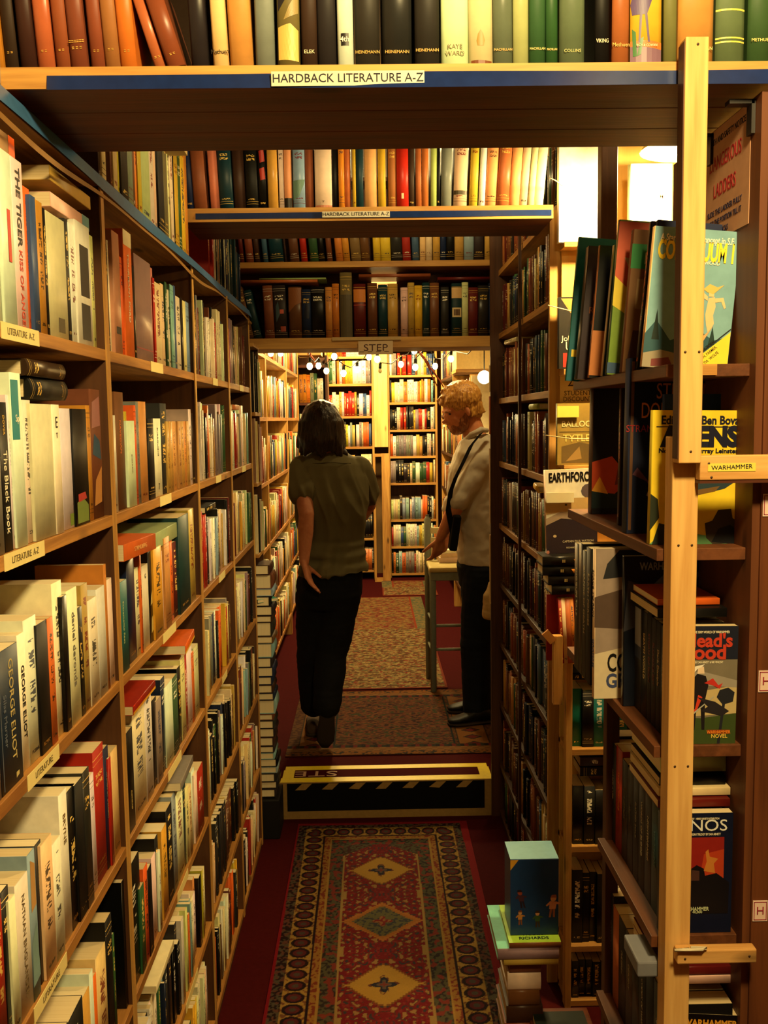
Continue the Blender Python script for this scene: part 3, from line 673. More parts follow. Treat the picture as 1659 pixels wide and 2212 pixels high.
def runner(x, y, w, h):
    d = min(x, w - x, h - y)
    n1 = nz3(x, y, 95, 1); n2 = nz3(x, y, 60, 2)
    if d < 0.018: return (160, 20, 34)
    if d < 0.052: return DKB if n1 > 0.05 else ((120, 70, 56) if n2 > 0 else (96, 88, 70))
    if d < 0.128:       # wide guard border of linked ovals on gold
        along = y if min(x, w - x) < h - y else x
        t = (d - 0.090) / 0.036; s = (along % 0.060) / 0.060 - 0.5
        rr = math.hypot(t, s * 2.0)
        if 0.62 < rr < 0.92: return DKB
        if rr <= 0.62: return (112, 40, 44) if rr > 0.3 else (84, 78, 70)
        return (200, 156, 74) if n1 < 0.22 else (140, 84, 52)
    if d < 0.136: return DKB
    if d < 0.158: return (150, 60, 40) if n1 > 0.1 else (186, 132, 60)
    if d < 0.165: return (196, 150, 70)
    if d < 0.215:
        if n2 > 0.18: return (150, 56, 46)
        return (96, 92, 66) if n1 > -0.1 else (54, 44, 46)
    cx = x - w / 2; hw = w / 2 - 0.215
    p = 0.375; yc = y - (h - 0.44); k = round(yc / p); ym = yc - k * p
    step = lambda v: round(v / 0.0085) * 0.0085
    notch = 0.012 if abs(ym) > p * 0.42 else 0
    if (h - 0.215 - y) < 0.16 and abs(cx) > (h - 0.215 - y) * 1.2 + 0.03:
        return (96, 92, 66) if n1 > -0.1 else (80, 40, 40)
    if hw - abs(cx) < 0.008 + notch: return (190, 150, 84)
    r = abs(step(cx)) / 0.128 + abs(step(ym)) / 0.118
    rf = abs(cx) / 0.128 + abs(ym) / 0.118
    kind = k % 2
    if r < 1:
        rc = math.hypot(cx, ym)
        a = math.atan2(ym, cx)
        pet = 0.040 * (0.72 + 0.28 * math.cos(4 * a))
        if kind == 0:
            if rc < pet * 0.35: return (150, 60, 50)
            if rc < pet * 0.62: return (110, 96, 84)
            if rc < pet: return NAVYC
            if rc < pet * 1.25 and n1 > 0: return (120, 60, 50)
            if r > 0.93: return (150, 90, 40)
            return (214, 162, 66)
        if r > 0.86: return (196, 120, 50)
        if rc < pet * 0.9: return (150, 40, 44) if n1 > -0.1 else (180, 120, 70)
        return OLIVE if (n1 > -0.12) else (70, 72, 80)
    if r < 1.10 and kind == 1: return (206, 130, 60)
    v = nz3(abs(cx), abs(ym), 62, 4)
    if v > 0.30: return (186, 140, 80)
    if v > 0.22: return (84, 60, 50)
    if v < -0.34: return (66, 62, 70)
    return (140, 24, 34) if n1 < 0.25 else (160, 50, 46)
rx = [atZ(565, 2212, 0.006), atZ(1075, 2212, 0.006)]
rug('runner_rug', 'red Persian runner rug with diamond medallions in front of the step', -0.345, 0.385, 0.9, 3.975, 0.006, runner, 250, 1050, skew=0.012)
def kilim(x, y, w, h):
    d = min(x, w - x, y, h - y); n1 = nz3(x, y, 70, 5); n2 = nz3(x, y * 1.6, 34, 6)
    if y < 0.10 or h - y < 0.10:
        yy = y if y < 0.10 else h - y
        if yy < 0.05: return (200, 120, 44) if n1 < 0.15 else (70, 60, 50)
        return (176, 112, 56) if (int(x / 0.028) % 2) ^ (int(yy / 0.02) % 2) else (196, 136, 70)
    if y < 0.135 or h - y < 0.135: return [(40, 30, 34), (150, 40, 34), (60, 60, 46)][int(x / 0.02) % 3]
    e = min(x, w - x)
    if e < 0.05: return (110, 60, 40) if n1 > 0 else (150, 96, 50)
    if e < 0.056 or 0.20 < e < 0.207 or 0.222 < e < 0.229: return (24, 44, 44)
    if e < 0.20:
        s = ((y + 0.02) % 0.10) / 0.10 - 0.5; t = (e - 0.128) / 0.07
        return (150, 40, 34) if abs(s) * 2 + abs(t) < 0.5 else ((50, 50, 46) if abs(s) * 2 + abs(t) < 0.72 else (196, 124, 56))
    if n2 > 0.22: return (80, 84, 50)
    if n2 < -0.25: return (70, 34, 30)
    return (150, 76, 44) if n1 > -0.1 else (168, 100, 54)
def floral(x, y, w, h):
    e = min(x, w - x); n1 = nz3(x, y * 2.2, 26, 8); n2 = nz3(x, y * 2.0, 44, 9)
    if h - y < 0.02 or y < 0.02: return (150, 60, 40)
    if y > h * 0.55:
        if e < 0.10: return (110, 116, 84) if n2 < 0.1 else (170, 140, 84)
        if e < 0.115: return (170, 70, 40)
        if n1 > 0.12: return (140, 56, 44)
        return (178, 134, 76) if n2 > -0.15 else (120, 104, 60)
    if e < 0.012: return (150, 60, 40)
    if n1 > 0.16: return (110, 74, 44)
    if n2 > 0.22: return (156, 52, 40)
    if n1 < -0.28: return (96, 92, 62)
    return (186, 160, 100)
a = atZ(620, 1620, 0.17); b = atZ(1058, 1618, 0.17); c = atZ(700, 1478, 0.17)
rug('kilim_rug', 'orange and brown kilim rug under the feet of both customers', -0.42, 0.62, 4.36, 5.42, 0.171, kilim, 210, 210)
rug('floral_rug', 'faded cream floral rug on the raised floor beyond the kilim', -0.30, 0.44, 5.46, 8.35, 0.172, floral, 140, 420)
rug('small_rug', 'small reddish rug by the far bookcases', 0.10, 0.60, 8.42, 9.2, 0.171, floral, 60, 80)

# ================================================================ rows of books
def S(txt, start, where_default=None):
    """'c:width ...' compact rows: colour code then right-hand pixel; '-' is a gap"""
    out = []; p = start
    for tk in txt.split():
        c, q = tk.split(':')[:2]; q = float(q)
        if c != '-': out.append([p, q, c, {}])
        p = q
    return out
# ---- front overhead shelf
fr = S('a:11 -:14 N:43 -:47 N:81 -:84 x:121 -:124 q:155 q:192 -:199 q:229 x:262 a:298 -:338 x:364 q:405 -:415 K:452 -:462 c:495 -:499 m:549 -:553 g:595 -:600 d:649 -:652 N:687 K:728 -:730 W:765 -:768 K:822 -:826 K:890 -:896 K:950 -:953 W:1012 c:1065 e:1107 l:1142 G:1178 G:1205 -:1207 e:1262 -:1283 k:1316 -:1320 x:1358 -:1360 y:1428 -:1432 d:1462 m:1539 -:1543 e:1606 -:1612 G:1668', -14)
for i, it in enumerate(fr):
    o = it[3]; o['h'] = random.uniform(0.205, 0.235); o['d'] = 0.15; p = (it[0] + it[1]) / 2
    if p < 300: o['lean'] = R(-3.6)
    elif p < 410: o['lean'] = R(-17); o['h'] = .14
    elif p < 560: o['lean'] = R(-2.2)
    else: o['lean'] = R(random.uniform(-0.5, 0.3))
    o['style'] = 0.85; o['inkon'] = False; o['kind'] = 'hardback_book'
G_, DKI, CRI = (226, 176, 84), (36, 30, 26), (236, 224, 190)
def foot(it, txt, size, col, v=0.075, **k): it[3]['texts'] = it[3].get('texts', []) + [('S', txt, 0.5, v, size, col, k.get('sx', 1.0), 0.0, False)]
names = {}
for it in fr: names[int(it[0])] = it
def F_(x): return min(fr, key=lambda q: abs(q[0] - x))
foot(F_(156), 'NOVELS', .008, G_, .30); foot(F_(156), 'VOL I', .007, G_, .24); foot(F_(156), 'GILT', .001, G_, .2)
F_(156)[3]['texts'] = [('S', 'WORKS', .5, .50, .009, G_, .8, 0, False), ('S', 'MILL', .5, .44, .007, G_, 1, 0, False), ('S', '======', .5, .17, .010, G_, .6, 0, False), ('S', '= = =', .5, .13, .010, G_, .6, 0, False)]
for x in (124, 84, 199, 231, 264, 338, 367, 14): F_(x)[3]['texts'] = [('S', '= =', .5, .12, .008, G_, .7, 0, False)]
foot(F_(462), 'Methuen', .0085, DKI, .10, sx=.8); foot(F_(652), 'ELEK', .0068, CRI, .10); foot(F_(768), 'HEINEMANN', .0058, G_, .10); foot(F_(826), 'HEINEMANN', .0058, G_, .10); foot(F_(896), 'HEINEMANN', .0055, G_, .10)
foot(F_(953), 'KAYE', .0085, (120, 104, 60), .115); foot(F_(953), 'WARD', .0085, (120, 104, 60), .075)
foot(F_(1066), 'MACMILLAN', .0045, G_, .11); foot(F_(1143), 'MACMILLAN', .0045, (240, 210, 120), .11, sx=.85); foot(F_(1178), 'MACMILLAN', .0042, (240, 210, 120), .11, sx=.6); foot(F_(1207), 'COLLINS', .0058, (196, 190, 120), .085)
foot(F_(1285), 'VIKING', .0075, CRI, .16, sx=.7); foot(F_(1285), 'ner', .016, CRI, .50)
F_(1285)[3]['texts'][-1] = ('S', 'WINNER', .5, .62, .013, CRI, 1.0, 0, True)
foot(F_(1320), 'Methuen', .0075, G_, .13, sx=.9); foot(F_(1360), 'RICH & COWAN', .0048, CRI, .12, sx=.8); foot(F_(1463), 'RICH & COWAN', .0062, (236, 214, 130), .09, sx=.95); foot(F_(1612), 'METHUEN', .0062, (236, 214, 130), .16)
F_(730)[3]['decals'] = [('S', [(.22, .13), (.72, .13), (.72, .20), (.22, .20)], (20, 18, 18))]; F_(730)[3]['texts'] = [('S', '4th', .47, .165, .010, (240, 236, 220), .9, .01, False), ('S', 'SIMON', .4, .62, .008, (210, 190, 110), 1, 0, True)]
F_(600)[3]['decals'] = [('S', [(.05, .05), (.95, .04), (.95, .22), (.6, .26), (.05, .24)], (206, 178, 96)), ('S', [(.05, .42), (.5, .52), (.95, .66), (.9, .55), (.4, .40), (.05, .33)], (36, 34, 40)), ('S', [(.1, .62), (.6, .72), (.9, .92), (.5, .95), (.1, .82)], (216, 186, 110)), ('S', [(.3, .28), (.95, .32), (.95, .45), (.55, .36)], (150, 132, 80))]
F_(1014)[3]['decals'] = [('S', [(.36, .13), (.62, .13), (.66, .16), (.60, .20), (.49, .225), (.38, .20), (.32, .16)], (150, 120, 40)), ('S', [(.1, .02), (.95, .02), (.95, .04), (.1, .045)], (110, 60, 30))]
F_(1108)[3]['decals'] = [('S', [(.02, .40), (.98, .42), (.98, .98), (.02, .98)], (226, 196, 110))]
F_(1543)[3]['decals'] = [('S', [(0, .165), (1, .165), (1, .175), (0, .175)], (214, 196, 90)), ('S', [(0, .14), (1, .14), (1, .150), (0, .150)], (214, 196, 90)), ('S', [(0, .34), (1, .34), (1, .352), (0, .352)], (214, 196, 90)), ('S', [(0, .42), (1, .42), (1, .43), (0, .43)], (214, 196, 90))]
F_(1360)[3]['decals'] = [('S', [(0, .02), (1, .02), (1, .10), (0, .12)], (120, 90, 110)), ('S', [(0, .12), (1, .10), (1, .14), (.5, .15), (0, .15)], (206, 110, 50)),
    ('S', [(.05, .30), (.5, .30), (.62, .36), (.86, .5), (.8, .55), (.6, .44), (.4, .5), (.1, .46), (0, .36)], (84, 66, 110)), ('S', [(.24, .14), (.30, .14), (.36, .32), (.28, .32)], (84, 66, 110)), ('S', [(.54, .14), (.60, .14), (.50, .32), (.42, .32)], (84, 66, 110)),
    ('S', [(.08, .06), (.2, .06), (.16, .20), (.05, .22)], (60, 110, 60)), ('S', [(.2, .06), (.32, .07), (.40, .17), (.30, .16)], (60, 110, 60))]
fc = {0: 'plain', }
seq_row('F', 1.352, 2.2262, fr, 'on front overhead shelf', 'hardback_book')

# ---- second overhead shelf
s2 = S('B:420 q:449 -:456 p:476 T:505 -:507 N:532 -:533 k:560 k:578 -:580 m:602 -:604 W:615 P:632 -:634 s:660 q:678 -:681 W:718 k:731 -:732 a:745 x:758 -:762 y:770 T:786 -:788 P:815 -:817 y:834 -:839 x:857 r:883 N:896 -:898 x:911 x:926 -:930 l:944 k:950 -:952 g:975 -:979 c:1008 -:1013 y:1031 -:1033 W:1047 P:1072 x:1099 P:1121 c:1139 c:1153 W:1173', 404)
for i, it in enumerate(s2):
    o = it[3]; p = (it[0] + it[1]) / 2; o['d'] = .14; o['h'] = random.uniform(.175, .2)
    o['lean'] = R(-3.4 * max(0, (640 - p) / 240) + (0 if p < 900 else 5.6 * (p - 900) / 270)); o['kind'] = 'hardback_book'; o['style'] = random.choice([.5, .85]); o['inkon'] = random.random() < .45
def S2(x): return min(s2, key=lambda q: abs(q[0] - x))
S2(580)[3]['decals'] = [('S', [(.5 + .3 * math.cos(t * .785), .86 + .045 * math.sin(t * .785)) for t in range(8)], (170, 50, 30))]
S2(561)[3]['decals'] = [('S', [(.3, .62), (.9, .64), (.8, .80), (.2, .78)], (150, 30, 24)), ('S', [(.3, .38), (.9, .40), (.8, .56), (.2, .54)], (160, 36, 24))]
S2(681)[3]['texts'] = [('S', 'O', .5, .93, .022, (120, 116, 84), .9, 0, False), ('S', 'V', .5, .09, .010, (90, 70, 40), .8, 0, False)]; S2(681)[3]['decals'] = [('S', [(0, 0), (1, 0), (1, .035), (0, .035)], (190, 120, 90))]
S2(980)[3]['decals'] = [('S', [(0, .16), (1, .16), (1, .22), (0, .22)], (70, 60, 40))]
S2(616)[3]['decals'] = [('S', [(0, 0), (1, 0), (1, .14), (0, .14)], (24, 20, 20))]
S2(634)[3]['decals'] = [('S', [(0, .12), (.5, .16), (.9, .34), (1, .42), (.5, .36), (0, .40)], (96, 130, 120))]
S2(859)[3]['decals'] = [('S', [(.4, .12), (.6, .12), (.6, .20), (.4, .20)], (240, 200, 160))]
seq_row('F', 2.685, 2.330, s2, 'on second overhead shelf', 'hardback_book', keep=True)

# ---- two tiers over the step
t3 = S('-:519 R:528 -:532 q:549 -:551 N:562 -:569 b:580 -:584 T:613 -:627 n:647 -:651 r:665 -:670 G:689 k:703 -:707 n:719 -:726 a:742 a:757 -:759 d:781 n:800 -:807 y:823 y:845 -:846 K:870 r:888 -:891 b:906 -:907 c:920 w:934 -:935 m:951 B:964 k:982 m:1002 s:1024 K:1045 -:1047 m:1067 n:1088 K:1098', 512)
for i, it in enumerate(t3):
    p = (it[0] + it[1]) / 2; it[3].update(kind='hardback_book', lean=R(-4.5 if p < 800 else -2 if p < 900 else 0), h=random.uniform(.21, .24), style=.5)
min(t3, key=lambda q: abs(q[0] - 692))[3].update(decals=[('S', [(.3 + .25 * math.cos(t), .12 + k * .13 + .03 * math.sin(t)) for t in (0, 1, 2, 3, 4, 5)], (226, 214, 180)) for k in range(6)])
seq_row('F', 4.075, 2.411, t3, 'on top tier above the step', 'hardback_book', keep=True)
t4 = S('-:536 n:549 T:566 -:573 q:594 K:622 -:625 n:653 B:673 k:702 -:704 m:719 a:734 -:736 d:762 -:765 R:791 -:795 n:816 -:818 T:838 m:860 -:866 w:882 m:896 y:913 T:929 n:949 -:953 K:970 -:976 T:998 c:1012 R:1033 K:1056 B:1072 N:1094', 520)
for i, it in enumerate(t4):
    p = (it[0] + it[1]) / 2; it[3].update(kind='hardback_book', lean=R(-12 if p < 570 else -2 if p < 620 else 0), h=random.uniform(.20, .225), style=.5)
def T4(x): return min(t4, key=lambda q: abs(q[0] - x))
T4(976)[3]['decals'] = [('S', [(0, .72), (1, .72), (1, .92), (0, .92)], (214, 176, 120)), ('S', [(.05, .36), (.95, .36), (.95, .54), (.05, .54)], (214, 190, 140)), ('S', [(.2, .39), (.8, .39), (.8, .51), (.2, .51)], (96, 70, 50))]
T4(765)[3]['decals'] = [('S', [(0, .66), (1, .66), (1, .9), (0, .9)], (206, 124, 50)), ('S', [(.0, .60), (1, .60), (1, .61), (0, .61)], (200, 80, 60))]
T4(736)[3]['decals'] = [('S', [(0, 0), (1, 0), (1, .66), (0, .66)], (84, 74, 54))]; T4(736)[3]['h'] = .27
T4(866)[3]['decals'] = [('S', [(0, 0), (1, 0), (1, .26), (0, .26)], (236, 220, 190)), ('S', [(0, .3), (.5, .3), (.5, .95), (0, .95)], (90, 70, 50))]
T4(897)[3]['decals'] = [('S', [(0, 0), (1, 0), (1, .08), (0, .14)], (236, 220, 190)), ('S', [(.5, .5), (1, .5), (1, .6), (.5, .6)], (40, 60, 80))]
T4(598)[3]['decals'] = [('S', [(.5, .46), (.8, .46), (.8, .54), (.5, .54)], (200, 90, 70)), ('S', [(.5, .12), (.9, .12), (.9, .22), (.5, .22)], (150, 60, 40)), ('S', [(.2, .3), (.5, .45), (.4, .7), (.2, .6)], (70, 90, 100))]
T4(625)[3]['decals'] = [('S', [(0, .5), (.5, .72 - .08), (1, .7), (1, .98), (0, .98)], (140, 84, 46))]
T4(655)[3]['decals'] = [('S', [(.15, .4), (.8, .4), (.75, .62), (.55, .78), (.35, .62)], (20, 28, 50))]
seq_row('F', 4.075, 2.096, t4, 'on lower tier above the step', 'hardback_book', keep=True)
for x0, x1, z, c, w, lb_ in [(516, 686, 2.327, 'x', .012, 'bright orange hardback lying flat across books at left end above the step'), (560, 704, 2.340, 'l', .006, 'thin pale green book lying on the orange one above the step'),
                       (775, 930, 2.345, 'q', .013, 'red brown hardback lying flat above the middle of the lower tier'), (945, 1070, 2.330, 'R', .012, 'dark red book lying flat near the right end of the lower tier')]:
    a, b = X_of(x0, 4.07, z), X_of(x1, 4.07, z)
    flat_book('hardback_book', (a, 4.07, z), 0, w, b - a, .14, c, lb_, inkon=False)

# ---- left wall, top of the bookcase
TOPR = S('N:222 c:231 -:240 n:247 c:256 y:263 -:264 K:279 g:290 n:294 a:301 y:309 l:327 w:336 c:341 -:346 K:358 d:366 c:372 w:378 k:381 y:389 G:395 y:404 a:409', 214)
for it in TOPR: it[3].update(h=random.uniform(.26, .30), d=.16)
seq_row('L', LX - .012, 2.186, TOPR, 'on top of left bookcase', 'paperback')
fill('L', LX - .02, 2.186, 0.98, 1.62, LEFT_MIX, 'on top of left bookcase, nearest end', 'paperback')
fill('L', LX - .015, 2.186, 3.02, 3.74, list('kKwWxbBrgTk'), 'on top of left bookcase, far end', 'paperback', hr=(.2, .25))
book('paperback', place('L', (LX + .035, 2.36, 2.400), 0), .05, .045, .12, 'c', label='small cream box-like book jutting from top of left bookcase', keep=True, inkon=False)

# ---- left wall rows
bayn = {0: 'nearest', 1: 'second', 2: 'third', 3: 'farthest'}
rown = {7: 'top', 6: 'second', 5: 'third', 4: 'fourth', 3: 'fifth', 2: 'sixth', 1: 'seventh', 0: 'lowest'}
def where(bay, k): return f"{ {6:'top',5:'second',4:'third',3:'fourth',2:'fifth',1:'sixth',0:'lowest'}[k] } shelf, {bayn[bay]} left bay"
T = lambda txt, u, v, size, col, sx=1, bold=0, rot=True, w='S': (w, txt, u, v, size, col, sx, bold, rot)
RC, KC, WC, OC = (190, 60, 40), (28, 26, 24), (240, 230, 200), (220, 120, 50)
rows = {}
rows[(0, 6)] = (S('W:14 W:40 W:64 o:78 b:90 a:104 k:110 w:150 K:158 W:172 W:203 c:210', -40), {
    -40: dict(h=.235, texts=[T('THE COMPLETE STORIES', .6, .55, .012, RC)]), 14: dict(h=.225, texts=[T('I', .6, .5, .10, RC, 1, .0, False)]), 40: dict(h=.225, adj='', texts=[T('THE TIGER', .5, .72, .022, KC, 1, .02), T('KISS OF ANGER', .5, .22, .016, RC, 1, .01)]),
    110: dict(h=.185, decals=[('S', [(.45, .05), (.8, .05), (.8, .17), (.45, .17)], (70, 60, 36))]), 172: dict(h=.20, decals=[('S', [(.25, .04), (.85, .04), (.85, .34), (.25, .34)], (44, 42, 40)), ('S', [(.25, .40), (.85, .40), (.85, .82), (.25, .82)], (44, 42, 40))]), 158: dict(h=.19), 64: dict(h=.20), 78: dict(h=.19), 90: dict(h=.19), 104: dict(h=.185)})
rows[(1, 6)] = (S('v:235 k:240 W:251 p:266 o:275 o:292 k:297 v:332 p:336 r:340 c:352 c:362 G:366 w:373 s:380 b:384 w:394 k:399 c:405 s:413 b:418', 223), {
    240: dict(h=.205, texts=[T('GEORGE ORWELL', .5, .6, .011, KC)]), 251: dict(h=.225, decals=[('S', [(.2, .16), (.85, .16), (.85, .22), (.2, .22)], (26, 22, 22))]), 275: dict(h=.245, c='o', texts=[T('TOURMANT FORD', .5, .55, .016, WC, 1, .01)], decals=[('S', [(0, .88), (1, .88), (1, 1), (0, 1)], (214, 200, 160))]),
    297: dict(h=.215, style=.85, inkon=False, decals=[('S', [(0, .105), (1, .105), (1, .12), (0, .12)], (120, 20, 30))]), 394: dict(h=.185, texts=[T('EDWARD CONLIN', .5, .55, .011, WC)])})
rows[(0, 5)] = (S('g:12 k:30 W:40 W:62 W:80 w:125 W:140 W:166 k:196 a:204 n:226', -34), {
    12: dict(h=.195, texts=[T('The Black Book', .5, .4, .017, WC, 1, .0), T('DOVER', .5, .85, .008, (200, 160, 70))]), 40: dict(h=.235, decals=[('S', [(.0, .62), (.7, .62), (.7, .96), (.0, .96)], (30, 130, 140))], texts=[T('Sp', .5, .74, .014, WC, 1, 0, False)]),
    62: dict(h=.20), 80: dict(h=.195, style=.85, inkon=False), 125: dict(h=.195, texts=[T('E', .5, .86, .024, KC, .9, 0, False), T('T', .5, .76, .012, KC, 1, 0, False)]), 140: dict(h=.19, decals=[('S', [(.5, .02), (.8, .02), (.8, .12), (.5, .12)], (110, 130, 50))]),
    166: dict(h=.19, decals=[('S', [(.1, .02), (.9, .02), (.9, .16), (.5, .24), (.1, .2)], (110, 130, 60)), ('S', [(.2, .2), (.8, .22), (.7, .28), (.2, .27)], (170, 50, 50))]),
    204: dict(h=.225, decals=[('S', [(.1, .5), (.9, .45), (.8, .6), (.3, .66)], (40, 80, 110)), ('S', [(.1, .1), (.8, .12), (.9, .4), (.3, .3)], (186, 130, 70)), ('S', [(.1, .7), (.9, .72), (.9, .95), (.2, .9)], (160, 110, 110))])})
rows[(1, 5)] = (S('W:257 n:275 y:281 W:297 o:301 g:307 m:322 -:325 k:337 W:352 K:365 m:371 m:377 m:383 m:389 m:395 m:401 m:407 m:412 W:417 N:423', 243), {
    245: dict(h=.18), 257: dict(h=.225, texts=[T('NAVEDIAN', .5, .62, .013, OC, 1, .01)]), 281: dict(h=.17, texts=[T('elizabeth', .5, .5, .011, (150, 140, 110))]), 307: dict(h=.21, style=.85), 325: dict(h=.175), 337: dict(h=.175, texts=[T('BURROUGHS', .5, .7, .011, KC), T('7', .5, .12, .02, KC, 1, 0, False)]), 352: dict(h=.21)})
for x in (365, 371, 377, 383, 389, 395, 401, 407): rows[(1, 5)][1][x] = dict(h=.168, style=.15, inkon=True, ink=(120, 70, 24), lab='mustard paperback of a matching set')
rows[(0, 4)] = (S('g:5 B:52 W:66 W:92 k:115 o:127 W:147 k:157 W:178 k:187 m:200 W:218 W:235 a:240 W:250', -40), {
    5: dict(h=.185, d=.14, style=.85, inkon=False, texts=[T('GEORGE ELIOT', .62, .55, .020, (190, 170, 110), 1, .0), T('Silas Marner', .3, .5, .014, (90, 96, 110))], decals=[('S', [(.1, .02), (.13, .02), (.13, .95), (.1, .95)], (90, 96, 110)), ('S', [(.66, .04), (.8, .05), (.8, .08), (.66, .08)], (190, 170, 110))]),
    52: dict(h=.19, texts=[T('GEORGE ELIOT', .5, .5, .015, KC, 1, .01)]), 66: dict(h=.205), 92: dict(h=.19), 115: dict(h=.19), 127: dict(h=.235), 157: dict(h=.215, texts=[T('daniel deronda', .5, .55, .020, (120, 116, 104), 1, .01)]), 218: dict(h=.19), 235: dict(h=.225)})
rows[(1, 4)] = (S('o:262 t:281 B:297 W:309 o:312 W:326 k:338 y:355 W:361 m:372 o:377 R:391 T:413 m:424', 253), {
    262: dict(h=.175, texts=[T('Sacramento fleet', .5, .55, .012, (190, 200, 150))]), 281: dict(h=.21, d=.15), 312: dict(h=.175, texts=[T('G', .5, .86, .014, KC, 1, 0, False)]), 326: dict(h=.2, decals=[('S', [(.2, .1), (.8, .14), (.7, .3), (.3, .26)], (190, 170, 100)), ('S', [(.2, .4), (.8, .44), (.7, .6), (.3, .5)], (190, 170, 100))]), 391: dict(h=.24, style=.85), 413: dict(h=.245)})
rows[(0, 3)] = (S('x:4 r:20 k:35 W:48 W:75 s:90 K:103 c:125 W:142 W:158 k:175 k:192 K:205 W:213 r:234 B:244 r:249 c:262', -30), {
    4: dict(h=.2), 48: dict(h=.19, texts=[T('NATHAN ENGLANDER', .5, .5, .014, (110, 90, 60))]), 75: dict(h=.21, decals=[('S', [(0, .1), (1, .12), (.8, .5), (.1, .4)], (120, 150, 150)), ('S', [(.2, .6), (.9, .62), (.9, .9), (.3, .95)], (196, 150, 90))]), 90: dict(h=.205, texts=[T('SCOTT TUROW', .5, .7, .008, (190, 180, 130))]),
    142: dict(h=.235, texts=[T('BRYNE', .5, .75, .016, (120, 90, 40))]), 158: dict(h=.225), 175: dict(h=.225), 192: dict(h=.23), 213: dict(h=.235), 234: dict(h=.22, texts=[T('AVENUE OF DELIGHT', .5, .6, .009, (150, 150, 120))])})
rows[(1, 3)] = (S('W:281 k:294 W:320 W:334 k:344 v:354 B:362 W:378 G:388 k:396 c:404 r:408 W:419 o:423 c:432', 267), {
    267: dict(h=.2, decals=[('S', [(.2, .1 + k * .17), (.8, .12 + k * .17), (.6, .19 + k * .17), (.3, .17 + k * .17)], (110, 80, 40)) for k in range(5)]), 281: dict(h=.2, texts=[T('CONRAD', .5, .3, .009, (200, 170, 90))]), 294: dict(h=.235), 320: dict(h=.235), 354: dict(h=.215)})
rows[(0, 2)] = (S('k:40 W:70 o:95 W:120 c:140 K:160 k:190 m:205 W:212 o:218 c:240 k:252 G:256', 0), {190: dict(h=.19), 240: dict(h=.24)})
rows[(1, 2)] = (S('k:310 G:318 o:326 k:334 W:342 k:348 W:352 G:356 y:366 k:378 s:386 W:400 T:406 c:412 c:418 W:424 W:430 r:442', 274), {274: dict(h=.25, d=.16), 366: dict(h=.225), 378: dict(h=.235), 386: dict(h=.235)})
for (bay, k), (its, ops) in rows.items():
    for it in its:
        o = it[3]
        for kx, ov in ops.items():
            if abs(kx - it[0]) < 1.5: o.update(ov)
        if 'c' in o: it[2] = o.pop('c')
        o.setdefault('h', random.uniform(.178, .212)); o.setdefault('d', random.uniform(.12, .145))
        if o.get('texts') or o.get('decals'): o['inkon'] = o.get('inkon', False)
        o['h'] = min(o['h'], .262)
        if 'lab' in o: o['adj'] = 'matching '; o.pop('lab')
    seq_row('L', LX - .006, LZ[k], its, where(bay, k), 'paperback')
def Lf(bay, k, **kw):
    y0, y1 = LP[bay + 2] + .013, LP[bay + 3] - .011
    a = kw.pop('a', y0)
    fill('L', LX - .008, LZ[k], a, y1 - random.uniform(0, .05), LEFT_MIX, where(bay, k), 'paperback', **kw)
for k in (0, 1): Lf(0, k); Lf(1, k)
# lead-in of the nearest bay beyond the frame edge
for k in (6, 5, 4, 3, 2):
    fill('L', LX - .008, LZ[k], 0.88, Y_of(-40, LX, LZ[k]) - .03 if k > 3 else 1.0, LEFT_MIX, where(0, k) + ', out at its near end', 'paperback')
for k in (6, 5, 4, 3, 2, 1, 0):
    Lf(2, k, hr=(.175, .225)); Lf(3, k, hr=(.175, .225))
# flat ones lying across the rows
flat_book('paperback', (LX - .01, 1.16, 2.112), R(90), .026, .19, .11, 'c', 'cream paperback with orange end lying across tall books, top shelf, nearest bay', decals=[('S', [(0, 0), (1, 0), (1, .12), (0, .12)], (226, 90, 30))], inkon=False)
flat_book('paperback', (LX - .012, 1.50, 2.082), R(90), .022, .20, .12, 'w', 'lower off-white paperback lying flat, top shelf, nearest left bay', decals=[('S', [(0, 0), (1, 0), (1, .2), (0, .2)], (90, 150, 170))], inkon=False)
flat_book('paperback', (LX - .008, 1.49, 2.119), R(90), .022, .21, .13, 'm', 'upper tan paperback lying flat, top shelf, nearest left bay', inkon=False)
flat_book('hardback_book', (LX - .02, 1.38, 1.787), R(90), .030, .17, .12, 'k', 'glossy black book with gilt spine lying flat, second shelf, nearest left bay', style=.5)
flat_book('hardback_book', (LX - .015, 1.36, 1.819), R(90), .024, .17, .13, 'N', 'dark glossy book topmost of the flat pair, second shelf, nearest bay', style=.5)
flat_book('paperback', (LX + .01, 1.76, 1.492), R(84), .032, .18, .11, 'o', 'bright orange paperback lying on books, third shelf, second left bay', texts=[('S', 'STRINDBERG', .5, .5, .012, (240, 190, 120), 1, 0, True)], inkon=False)
flat_book('paperback', (LX - .005, 2.08, 1.470), R(90), .036, .28, .14, 'l', 'pale green book lying flat, third shelf, second left bay', inkon=False)
flat_book('paperback', (LX + .005, 1.80, 1.185), R(90), .018, .19, .12, 'r', 'red paperback with orange edge laid across the fourth shelf, second bay', inkon=False, decals=[('S', [(0, 0), (.3, 0), (.3, 1), (0, 1)], (236, 170, 40))])
flat_book('paperback', (LX + .01, 2.30, 1.180), R(94), .022, .19, .12, 'o', 'orange and yellow paperback laid on the fourth shelf near its divider', inkon=False, decals=[('S', [(0, 0), (.25, 0), (.25, 1), (0, 1)], (236, 190, 50))])
flat_book('paperback', (LX + .012, 2.18, .880), R(92), .020, .19, .12, 'g', 'grey shiny paperback laid flat across the fifth shelf, second bay', inkon=False)
